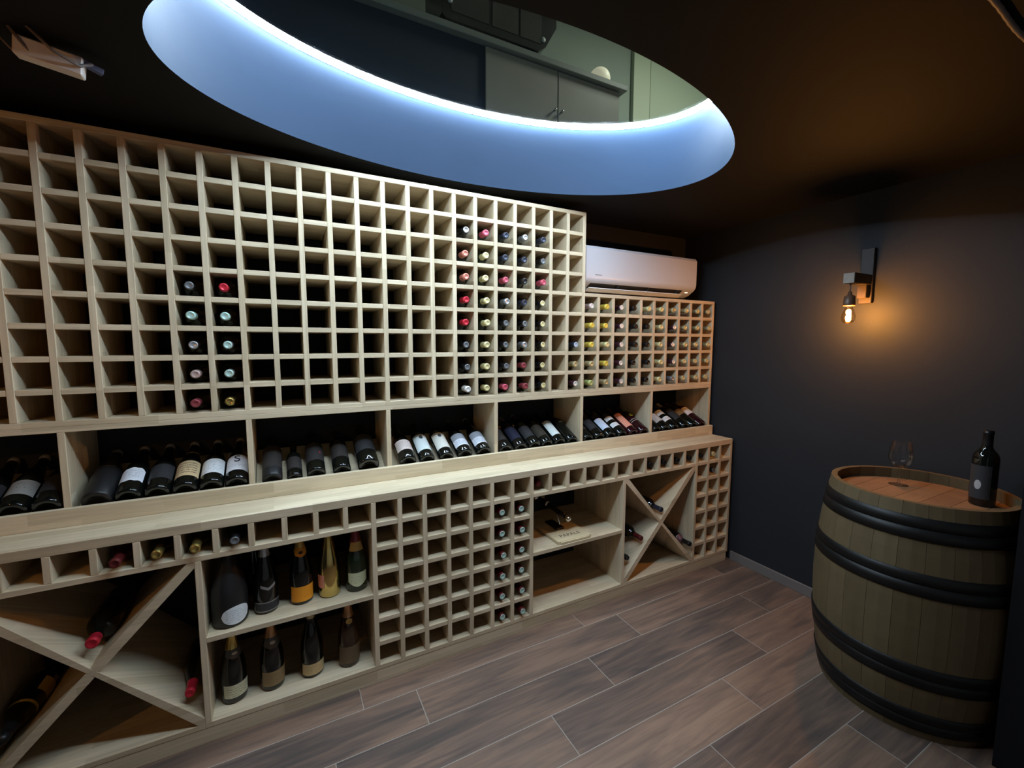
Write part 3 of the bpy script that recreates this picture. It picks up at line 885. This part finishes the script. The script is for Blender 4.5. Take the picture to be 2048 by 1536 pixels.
disp_bottle('bordeaux', 'black', 'grey', 0.140, 'dark bottle with charcoal label before bluish white one', (lb(.06, .15, 1.1, L_dark),))
disp_bottle('bordeaux', 'black', 'black', 0.226, 'bottle with bluish white label in bay under the low rack', (lb(.050, .150, 1.05, L_blue),))
disp_bottle('bordeaux', 'black', 'black', 0.316, 'bottle with two white labels next to salmon labelled one', (lb(.060, .095, 1.1, L_white), lb(.125, .160, 1.1, L_white)))
disp_bottle('bordeaux', 'purple', 'black', 0.408, 'bottle with tall salmon pink label', (lb(.045, .180, 0.95, L_salm),))
disp_bottle('bordeaux', 'purple', 'black', 0.497, 'bottle with yellow round sticker and two thin bands', (lb(.140, .165, 0.36, L_yel, 'oval'), lb(.092, .097, 1.2, L_strip), lb(.108, .113, 1.2, L_strip)))
disp_bottle('bordeaux', 'black', 'black', 0.608, 'bottle with white label first in the last display bay', (lb(.110, .160, 1.1, L_white),))
disp_bottle('bordeaux', 'black', 'black', 0.690, 'bottle with greyish white label, second in last display bay', (lb(.060, .140, 1.1, L_greywh),))
disp_bottle('bordeaux', 'black', 'black', 0.772, 'bottle with two white labels, third in last display bay', (lb(.062, .100, 1.1, L_white), lb(.128, .175, 1.1, L_white)))
disp_bottle('bordeaux', 'black', 'grey', 0.875, 'bottle with dark brown-grey label in last display bay', (lb(.070, .170, 1.1, L_dark),))
disp_bottle('bordeaux', 'black', 'black', 0.955, 'bottle with brown label, second from the end of last display bay', (lb(.110, .165, 1.1, L_brown),))
disp_bottle('bordeaux', 'purple', 'black', 1.034, 'wine-red bottle with white and red label at end of display shelf', (lb(.105, .180, 1.1, L_whred),))

# ---- standing sparkling wine
STAND = 'bottles standing in the open cabinet'
ZS1 = G - 0.790; ZS2 = ZB
L_oval = label_mat('label_white_oval', (0.70, 0.74, 0.76), (0.40, 0.45, 0.50), 6, 0.15, 0.85, 0.5)
L_orng = label_mat('label_orange', (0.78, 0.30, 0.02), (0.25, 0.08, 0.01), 4, 0.25, 0.75, 0.38)
L_green = label_mat('label_pale_green', (0.62, 0.64, 0.42), (0.25, 0.30, 0.14), 5, 0.25, 0.8, 0.45)
L_creamb = label_mat('label_cream_stripes', (0.60, 0.58, 0.40), (0.22, 0.20, 0.12), 4, 0.1, 0.9, 0.5)
L_bronze = label_mat('label_bronze', (0.25, 0.17, 0.08), (0.10, 0.06, 0.03), 5, 0.15, 0.85, 0.45, rough=0.4)
L_tan = label_mat('label_tan', (0.55, 0.40, 0.20), (0.25, 0.14, 0.06), 5, 0.15, 0.85, 0.45)
L_dkbr = label_mat('label_dull_brown', (0.13, 0.085, 0.045), (0.05, 0.03, 0.02), 5, 0.15, 0.85, 0.4)
SILV = plain('silver_label', (0.34, 0.34, 0.35), 0.35, 0.5)
L_orn_neck = label_mat('label_orange_neck', (0.75, 0.33, 0.04), (0.05, 0.03, 0.01), 1, 0.9, 0.95, 0.1, disc=(0.5, 0.5, 0.16))
L_goldneck = label_mat('label_gold_neck', (0.60, 0.46, 0.16), (0.06, 0.04, 0.02), 1, 0.3, 0.7, 0.4, rough=0.3)
L_silvneck = label_mat('label_silver_neck', (0.10, 0.10, 0.09), (0.55, 0.55, 0.52), 1, 0.9, 0.95, 0.1, disc=(0.5, 0.55, 0.14), rough=0.3)
def stand(kind, glass, cap, x, y, z, lab, turn=0.0, **kw):
    # labels look towards the room and slightly towards the viewer
    return bottle(kind, glass, cap, (x, y, z + 0.0003), (0, 0, turn), lab, STAND, name='sparkling_wine_bottle', seg=32, **kw)
stand('magnum', 'frost', 'black', -1.738, -0.105, ZS1, 'fat black bottle with white oval label on the upper shelf', 0.45, labels=((.012, .082, 0.86, 'oval', L_oval),))
stand('champagne', 'black', 'black', -1.668, 0.085, ZS1, 'dark bottle half hidden behind the silver-foiled one', 0.2, labels=((.05, .10, 0.7, 'oval', L_dark),))
stand('champagne', 'black', 'silver', -1.618, -0.085, ZS1, 'black bottle with silver foil and silver chevron on the upper shelf', 0.25, capz=.225,
      labels=((.096, .122, 0.62, 'chevron', SILV), (.014, .046, 1.25, 'rect', L_dark), (.046, .0495, 1.25, 'rect', SILV), (.011, .0145, 1.25, 'rect', SILV)))
stand('champagne', 'black', 'orange', -1.490, -0.082, ZS1, 'sparkling wine bottle with bright orange label and gold neck', 0.1,
      labels=((.014, .078, 1.15, 'rect', L_orng), (.196, .232, 1.1, 'shield', L_orn_neck)), capz=.215)
stand('champagne', 'gold', 'gold', -1.382, -0.084, ZS1, 'shiny all-gold sparkling wine bottle', -1.05, labels=((.045, .100, 0.5, 'rect', L_salm),))
stand('champagne', 'green', 'dullred', -1.274, -0.090, ZS1, 'sparkling wine bottle with dark red foil and pale green shield label', 0.0,
      labels=((.024, .086, 0.95, 'shield', L_green), (.178, .214, 1.0, 'rect', L_goldneck)), capz=.205)
stand('champagne', 'black', 'gold', -1.742, -0.088, ZS2, 'sparkling wine bottle with cream striped label on the lower shelf', 0.35,
      labels=((.026, .078, 1.15, 'rect', L_creamb), (.178, .212, 1.2, 'shield', L_silvneck)), capz=.208)
stand('champagne', 'black', 'copper', -1.610, -0.085, ZS2, 'sparkling wine bottle with bronze label and silver neck seal', 0.25,
      labels=((.022, .082, 1.15, 'rect', L_bronze), (.172, .215, 1.2, 'shield', L_silvneck)), capz=.21)
stand('champagne', 'black', 'palegold', -1.462, -0.086, ZS2, 'sparkling wine bottle with tan label on lower shelf, third along', 0.15,
      labels=((.014, .062, 1.2, 'rect', L_tan),), capz=.245)
stand('champagne', 'brown', 'copper', -1.316, -0.096, ZS2, 'brownish sparkling wine bottle with dull brown label next to seven-column cabinet', 0.05,
      labels=((.020, .095, 1.2, 'rect', L_dkbr), (.190, .212, 0.5, 'oval', L_goldneck)), capz=.215)

# ---- box lid and corkscrew stand in the open cabinet
LIDM = wood('x', 'box_pine', (0.62, 0.52, 0.33), (0.56, 0.46, 0.28), 0.9, 0.2)
lid = empty('wooden_box_lid', (-0.16, -0.03, G - 0.790), 'flat wooden wine box lid with burnt lettering lying on the open shelf', 'box lid')
box('board', -0.270, -0.050, -0.172, 0.12, G - 0.7898, G - 0.773, LIDM, lid, 0.002)
box('front_batten', -0.255, -0.065, -0.180, -0.1722, G - 0.7898, G - 0.776, LIDM, lid, 0.002)
tm = text_mesh('lettering', 'PAPALE', 0.040, plain('burnt_ink', (0.05, 0.03, 0.02), 0.7))
link('lettering', tm, lid, (0.0, -0.092, 0.0175), (0, 0, 0))
cs = empty('corkscrew_stand', (-0.17, 0.012, G - 0.773), 'dark lever corkscrew with chrome ends on a small black stand', 'corkscrew')
zb = G - 0.773
box('base_plate', -0.200, -0.145, -0.050, 0.075, zb, zb + 0.010, BLACKMETAL, cs, 0.002)
def rel(pts, e): return [Vector(p) - e.location for p in pts]
link('stem', tube_mesh('stem', rel([(-.172, -.030, zb + .010), (-.172, -.035, zb + .035), (-.170, -.015, zb + .065), (-.172, .02, zb + .090), (-.175, .05, zb + .100)], cs), .005, CHROME), cs)
link('lever', tube_mesh('lever', rel([(-.20, .135, zb + .125), (-.185, .07, zb + .112), (-.165, -.02, zb + .092), (-.155, -.075, zb + .080)], cs), [.014, .015, .014, .013], BLACKMETAL, 14), cs)
link('end_cap', tube_mesh('end_cap', rel([(-.1552, -.074, zb + .0802), (-.1535, -.082, zb + .0785), (-.150, -.100, zb + .0745), (-.149, -.104, zb + .0735)], cs), [.0145, .016, .016, .011], CHROME, 14), cs)
link('collar', tube_mesh('collar', rel([(-.188, .080, zb + .1145), (-.183, .064, zb + .1105)], cs), .0175, CHROME, 14), cs)
link('handle', tube_mesh('handle', rel([(-.235, .14, zb + .135), (-.20, .145, zb + .128), (-.165, .14, zb + .128)], cs), [.012, .010, .012], CHROME, 12), cs)

# ---------------------------------------------------------------- air conditioner
AX0, AX1, AY, AZ0, AZ1 = 0.052, 1.000, 0.060, G + 0.592, G + 0.850
ac = empty('air_conditioner', ((AX0 + AX1) / 2, WALL_Y, AZ0), 'white wall-mounted air conditioner above the lower wine rack', 'air conditioner')
bm = bmesh.new()
prof = [(WALL_Y - .001, AZ0 + .012), (WALL_Y - .001, AZ1), (AY + .035, AZ1), (AY + .012, AZ1 - .006), (AY, AZ1 - .022), (AY, AZ0 + .075), (AY + .004, AZ0 + .058), (AY + .016, AZ0 + .042), (AY + .062, AZ0 + .012), (AY + .10, AZ0)]
va = [bm.verts.new((AX0, y, z)) for y, z in prof]; vb = [bm.verts.new((AX1, y, z)) for y, z in prof]
bm.faces.new(va); bm.faces.new(list(reversed(vb)))
for i in range(len(prof)):
    j = (i + 1) % len(prof); bm.faces.new((va[i], va[j], vb[j], vb[i]))
bmesh.ops.recalc_face_normals(bm, faces=bm.faces)
ends = [e for e in bm.edges if abs(e.verts[0].co.x - e.verts[1].co.x) < 1e-6 and (e.verts[0].co.y < WALL_Y - .01 or e.verts[1].co.y < WALL_Y - .01)]
bmesh.ops.bevel(bm, geom=ends, offset=0.008, segments=2, affect='EDGES')
me = from_bm('body', bm, plain('cool_white_plastic', (0.60, 0.61, 0.66), 0.35), True)
ob = link('body', me, ac, -ac.location)
md = ob.modifiers.new('edge', 'EDGE_SPLIT'); md.split_angle = math.radians(25)
# air outlet in the slanted lower front: slot, louvre, vanes
a0, b0 = Vector((0, AY + .016, AZ0 + .042)), Vector((0, AY + .062, AZ0 + .012))
d = (b0 - a0).normalized(); nrm = Vector((0, d.z, -d.y))
if nrm.z > 0: nrm = -nrm
def slab(name, x0, x1, s0, s1, off, th, mat, parent):
    bm = bmesh.new()
    pts = [a0 + d * s0 + nrm * off, a0 + d * s1 + nrm * off, a0 + d * s1 + nrm * (off + th), a0 + d * s0 + nrm * (off + th)]
    A = [bm.verts.new((x0, p.y, p.z)) for p in pts]; B = [bm.verts.new((x1, p.y, p.z)) for p in pts]
    bm.faces.new(A); bm.faces.new(list(reversed(B)))
    for i in range(4): bm.faces.new((A[i], A[(i + 1) % 4], B[(i + 1) % 4], B[i]))
    return link(name, from_bm(name, bm, mat), parent, -ac.location)
slab('outlet', AX0 + .055, AX1 - .115, .004, .050, -.0005, .0015, DARKSLOT, ac)
slab('louvre', AX0 + .050, AX1 - .115, .026, .060, .014, .005, WHITEPLASTIC, ac)
for xv in (AX0 + .27, AX0 + .52, AX1 - .17):
    slab('vane', xv, xv + .004, .006, .040, .001, .010, DARKSLOT, ac)
slab('indicator_light', AX1 - .075, AX1 - .048, .020, .028, -.0005, .0012, plain('indicator', (.9, .85, .7), .4, emit=(1, .85, .6), estr=2.0), ac)
box('maker_mark', AX0 + .075, AX0 + .125, AY - .0006, AY + .0004, AZ0 + .083, AZ0 + .088, plain('mark_grey', (.25, .25, .26), .5), ac, 0)

# ---------------------------------------------------------------- filament wall lamp and an added unseen copy
BULBGLASS = thin_glass('bulb_glass', (1.0, 0.90, 0.72), 0.03, 0.6)
FILAM = plain('filament', (1, .7, .3), .5, emit=(1.0, .52, .14), estr=900.0)
DARKWOOD = plain('dark_bracket_wood', (0.030, 0.022, 0.018), 0.6, noise=0.3, nscale=30)
LIT_END = plain('bracket_lit_end', (0.30, 0.26, 0.22), 0.7, noise=0.2, nscale=60)  # arm's end face painted paler to stand for the light on it
SOCKET = plain('socket_brown', (0.12, 0.06, 0.035), 0.4)
def wall_lamp(x_wall, y, z, side, watts, label):
    """side: -1 the arm reaches towards -x"""
    e = empty('wall_lamp', (x_wall, y, z), label, 'wall lamp')
    s = side
    def bx(name, xa, xb, ya, yb, za, zb, mat, bev=0.002, par=e):
        x0, x1 = sorted((xa * s, xb * s))
        return box(name, x_wall + x0, x_wall + x1, y + ya, y + yb, z + za, z + zb, mat, par, bev)
    bx('wall_plate', 0.0006, 0.022, -.028, .028, -.115, .16, DARKWOOD)
    bx('arm', 0.022, 0.185, -.024, .024, -.024, .026, DARKWOOD)
    bx('arm_end', 0.185, 0.190, -.024, .024, -.024, .026, LIT_END)
    bx('brace', 0.022, 0.060, -.020, .020, -.090, -.024, DARKWOOD)
    xb = 0.168 * s
    link('cord', tube_mesh('cord', [(xb, 0, -.024), (xb + .004, .002, -.05), (xb - .002, 0, -.075)], .0035, SOCKET, 8), e)
    link('socket', lathe_mesh('socket', [(0, -.062), (.008, -.064), (.010, -.080), (.023, -.086), (.0255, -.128), (.024, -.134), (0, -.134)], SOCKET, 20), e, (xb, 0, 0))
    bl = link('bulb', lathe_mesh('bulb', [(.013, -.130), (.014, -.140), (.020, -.155), (.0285, -.175), (.0305, -.190), (.0275, -.206), (.018, -.217), (0, -.221)], BULBGLASS, 28), e, (xb, 0, 0))
    pts = []
    for i in range(25):
        a = i / 24 * 2 * math.pi * 3
        pts.append((.009 * math.cos(a), .009 * math.sin(a), -.168 - .026 * abs(math.sin(a * 0.5)) - .004 * i / 24))
    link('filament', tube_mesh('filament', pts, .0028, FILAM, 6), bl)
    ld = bpy.data.lights.new('bulb_light', 'POINT'); ld.energy = watts; ld.color = (1.0, .40, .085); ld.shadow_soft_size = .016
    lo = bpy.data.objects.new('bulb_light', ld); COL.objects.link(lo); lo.parent = e; lo.location = (xb, 0, -.174)
    return e
wall_lamp(WALL_X, -0.866, G + 0.595, -1, BULB_WATTS, 'glowing filament bulb hanging from a dark wooden bracket on the black wall')
wall_lamp(LEFT_X, -1.05, G + 0.595, 1, ADDED_BULB_WATTS, 'added unseen filament bulb on the opposite wall, warming the near rack')  # out-of-view lamp added to warm the near end of the rack

# ---------------------------------------------------------------- barrel
BX, BY, BH = 0.780, -1.250, 0.892
STAVE = oak('barrel_oak', 'Z', (0.075, 0.050, 0.024), (0.150, 0.112, 0.058))
HEAD = oak('barrel_head_oak', 'X', (0.10, 0.045, 0.022), (0.30, 0.175, 0.090), 0.7)
HOOP = plain('hoop_iron', (0.010, 0.010, 0.010), 0.48, 0.5)
barrel = empty('wine_barrel', (BX, BY, 0), 'upright oak wine barrel with black hoops by the black wall', 'barrel')
def brad(z):
    t = (z - BH / 2) / (BH / 2)
    return 0.332 - 0.044 * t * t
NS = 26
bm = bmesh.new()
ha = math.pi / NS - 0.0016
zz = [BH * i / 10 for i in range(11)]
ringv = []
for z in zz:
    R = brad(z); th = 0.026 if 0.0 < z < BH else 0.020
    row = []
    for a in (-ha, 0, ha):
        row.append(bm.verts.new((R * math.cos(a), R * math.sin(a), z)))
    for a in (ha, -ha):
        row.append(bm.verts.new(((R - th) * math.cos(a), (R - th) * math.sin(a), z)))
    ringv.append(row)
for A, B in zip(ringv, ringv[1:]):
    for i in range(5):
        bm.faces.new((A[i], A[(i + 1) % 5], B[(i + 1) % 5], B[i]))
bm.faces.new(ringv[0]); bm.faces.new(list(reversed(ringv[-1])))
sme = from_bm('stave', bm, STAVE)
for i in range(NS):
    link('stave', sme, barrel, (0, 0, 0), (0, 0, 2 * math.pi * (i + 0.3) / NS))
for z0, z1, o in ((.763, .806, .004), (.806, .846, .003), (.563, .607, .004), (.607, .648, .003), (.212, .255, .003), (.255, .300, .004), (.030, .072, .003), (.072, .112, .004)):
    pr = [(brad(z0) + .0005, z0), (brad(z0) + o, z0 + .001), (brad((z0 + z1) / 2) + o, (z0 + z1) / 2), (brad(z1) + o, z1 - .001), (brad(z1) + .0005, z1)]
    link('hoop', lathe_mesh('hoop', pr, HOOP, 64), barrel)
HZ = BH - 0.045; HR = brad(HZ) - 0.0262
nb = 7; wb = 2 * HR / nb
for i in range(nb):
    ya, yb = -HR + i * wb + 0.0008, -HR + (i + 1) * wb - 0.0008
    bm = bmesh.new(); pts = []
    N = 6
    def hx(y): return math.sqrt(max(0, HR * HR - y * y))
    ys = [ya + (yb - ya) * k / N for k in range(N + 1)]
    outline = [(hx(y), y) for y in ys] + [(-hx(y), y) for y in reversed(ys)]
    tp = [bm.verts.new((x, y, HZ)) for x, y in outline]; bt = [bm.verts.new((x, y, HZ - .02)) for x, y in outline]
    bm.faces.new(tp); bm.faces.new(list(reversed(bt)))
    for k in range(len(tp)): bm.faces.new((tp[k], tp[(k + 1) % len(tp)], bt[(k + 1) % len(tp)], bt[k]))
    bmesh.ops.remove_doubles(bm, verts=bm.verts, dist=1e-5)
    link('head_board', from_bm('head_board', bm, HEAD), barrel)

# wine glass and bottle on the barrel head
CLEAR = thin_glass('clear_glass', (0.99, 0.995, 0.995), 0.02, 0.75)
wg = empty('wine_glass', (0.886, -1.148, HZ), 'empty stemmed wine glass standing on the barrel head', 'wine glass')
link('bowl', lathe_mesh('bowl', [(0, .076), (.010, .077), (.024, .084), (.036, .099), (.0425, .120), (.0425, .138), (.039, .162), (.0335, .193)], CLEAR, 40), wg)
link('stem', lathe_mesh('stem', [(0, .077), (.006, .0775), (.004, .068), (.0033, .045), (.0036, .016), (.007, .006)], CLEAR, 20), wg)
link('foot', lathe_mesh('foot', [(.007, .006), (.020, .003), (.034, .0014), (.035, .0006), (.034, .0003), (0, .0003)], CLEAR, 32), wg)
L_bar = label_mat('label_barrel_bottle', (0.030, 0.030, 0.032), (0.40, 0.38, 0.38), 1, 0.95, 0.99, 0.1, disc=(0.5, 0.42, 0.14))
bottle('bordeaux', 'black', 'black', (0.872, -1.412, HZ + 0.0004), (0, 0, -1.75), 'unopened black wine bottle standing on the barrel head', None, labels=((.030, .160, 0.95, 'rect', L_bar),), seg=36)

# ---------------------------------------------------------------- ceiling fixings
jb = empty('ceiling_junction_box', (-2.011, -0.405, CEIL), 'white junction box with loose cables on the black ceiling above the tall rack', 'junction box')
b_ = link('box', box_mesh(.125, .045, .045, plain('box_offwhite', (.75, .68, .63), .5), 0.003), jb, (.0, .0, -.036), (0.15, 0.12, 0.12))
for pts, r in (([(-.06, -.04, -.001), (-.03, -.02, -.045), (.02, .02, -.05), (.06, .01, -.030)], .004), ([(-.02, -.06, -.001), (.02, -.05, -.04), (.06, -.02, -.05), (.08, .0, -.030)], .004), ([(-.10, .0, -.001), (-.075, .01, -.03), (-.05, .015, -.035)], .003)):
    link('cable', tube_mesh('cable', pts, r, plain('cable_grey', (.16, .13, .12), .5), 8), jb)
link('connector', box_mesh(.045, .020, .016, plain('connector_blue', (.08, .09, .16), .5), 0.002), jb, (.075, .015, -.030), (0.2, 0.2, 0.5))
cd = empty('ceiling_conduit', (0.0, -1.587, CEIL), 'grey flexible conduit fixed along the black ceiling near the pier', 'conduit')
CONDM = plain('conduit_grey', (.16, .15, .145), .5)
pts = [Vector((x, -1.585 + .004 * math.sin(x * 14), CEIL - .007)) - cd.location for x in [-0.14 + .02 * i for i in range(30)]]
link('tube', tube_mesh('tube', pts, [.0055 + .0008 * (i % 2) for i in range(len(pts))], CONDM, 10), cd)
link('clip', box_mesh(.010, .020, .015, BLACKMETAL), cd, (.20, 0.003, -.008))

# ---------------------------------------------------------------- room above, seen through the glass
UF = GLASS_Z + 0.012
UPW = plain('upper_wall_paint', (0.30, 0.34, 0.29), 0.7, noise=0.08, nscale=2)
UPC = plain('upper_ceiling_paint', (0.36, 0.38, 0.33), 0.7)
UPF = plain('upper_floor_stone', (0.25, 0.24, 0.23), 0.5, noise=0.2, nscale=6)
struct(plate_with_hole('floor_upper', -4.0, 4.5, -4.0, 2.6, UF, UPF))
struct(box('wall_upper_back', -4.0, 4.5, 2.5, 2.6, UF, G + 4.3, UPW, bev=0))
struct(box('wall_upper_left', -4.1, -4.0, -4.0, 2.6, UF, G + 4.3, UPW, bev=0))
struct(box('wall_upper_right', 4.5, 4.6, -4.0, 2.6, UF, G + 4.3, UPW, bev=0))
struct(box('wall_upper_near', -4.0, 4.5, -4.1, -4.0, UF, G + 4.3, UPW, bev=0))
struct(box('ceiling_upper', -4.1, 4.6, -4.1, 2.6, G + 4.3, G + 4.4, UPC, bev=0))
NAVY = plain('counter_navy', (0.032, 0.036, 0.047), 0.5)
TAUPE = plain('door_taupe', (0.30, 0.26, 0.22), 0.45, noise=0.1, nscale=5)
GREYTOP = plain('counter_top_grey', (0.25, 0.25, 0.22), 0.4)
ctr = empty('bar_counter', (-0.3, 1.5, UF), 'dark bar counter with two taupe doors seen up through the glass', 'counter')
box('body', -2.2, 1.275, 1.205, 1.80, UF, G + 2.528, NAVY, ctr, .004)
for xa, xb in ((-0.060, 0.594), (0.602, 1.255)):
    dr = box('door', xa, xb, 1.185, 1.2045, UF + .08, G + 2.516, TAUPE, ctr, .003)
    kx = xb - .03 if xa < 0 else xa + .03
    link('knob', lathe_mesh('knob', [(0, 0), (.008, 0), (.006, .012), (.013, .02), (.011, .028), (0, .030)], CHROME, 16), dr, Vector((kx, 1.185, G + 2.20)) - Vector(((xa + xb) / 2, (1.185 + 1.2045) / 2, (UF + .08 + G + 2.516) / 2)), (math.pi / 2, 0, 0))
box('worktop', -2.25, 1.32, 1.150, 1.85, G + 2.5285, G + 2.575, GREYTOP, ctr, .004)
apl = empty('coffee_machine', (0.1, 1.5, G + 2.575), 'black boxy appliance standing on the bar counter above the glass', 'appliance')
prism('housing', [(-0.335, G + 2.700), (0.480, G + 2.700), (0.545, G + 2.750), (0.650, G + 2.930), (0.650, G + 3.20), (-0.365, G + 3.20), (-0.365, G + 2.725)], 1.300, 1.70, plain('appliance_black', (.022, .023, .022), .3), apl)
for xa, xb in ((-.29, .02), (.05, .28), (.30, .50)):
    box('panel', xa, xb, 1.296, 1.2998, G + 2.760, G + 3.10, plain('appliance_panel', (.075, .07, .065), .25), apl, .001)
for xa in (-.30, .52):
    link('button', lathe_mesh('button', [(0, 0), (.022, 0), (.020, .008), (0, .009)], plain('button_grey', (.45, .46, .45), .4), 16), apl, Vector((xa, 1.2999, G + (2.80 if xa > 0 else 2.83))) - apl.location, (math.pi / 2, 0, 0))
for xa in (-.28, .42):
    box('foot', xa, xb if False else xa + .06, 1.36, 1.64, G + 2.5752, G + 2.7, BLACKMETAL, apl, .002)
gb = empty('globe_lamp', (1.215, 1.42, G + 2.575), 'round cream globe lamp on the end of the bar counter', 'lamp')
link('base', lathe_mesh('base', [(0, 0), (.06, 0), (.06, .012), (.03, .03), (.03, .06), (0, .06)], BLACKMETAL, 24), gb)
link('globe', lathe_mesh('globe', [(.10 * math.sin(math.pi * i / 16), .16 - .10 * math.cos(math.pi * i / 16)) for i in range(17)], plain('globe_cream', (.75, .70, .55), .5, emit=(1, .9, .65), estr=0.35), 28), gb)
pd = empty('door_panel', (3.0, 2.46, UF), 'pale green tall panel door at the end of the room above', 'door')
box('leaf', 2.58, 4.2, 2.44, 2.4995, UF, G + 4.25, plain('panel_pale_green', (.52, .56, .42), .6), pd, .004)
box('inset', 2.86, 4.0, 2.432, 2.44, UF + .2, G + 4.1, plain('panel_pale_green_inset', (.48, .53, .40), .6), pd, .004)
upl = empty('added_upper_light', (3.0, 0.3, G + 4.3), 'added unseen panel light brightening the room above', 'added light')  # out-of-view light added to brighten the upper room
box('frame', 2.65, 3.35, -0.05, 0.65, G + 4.27, G + 4.2998, WHITEPLASTIC, upl, .003)
ad = bpy.data.lights.new('upper_fill_light', 'AREA'); ad.energy = UPPER_FILL_WATTS; ad.size = .6; ad.color = (.95, 1.0, .88)
ao = bpy.data.objects.new('upper_fill_light', ad); COL.objects.link(ao); ao.parent = upl; ao.location = (0, 0, -.034)
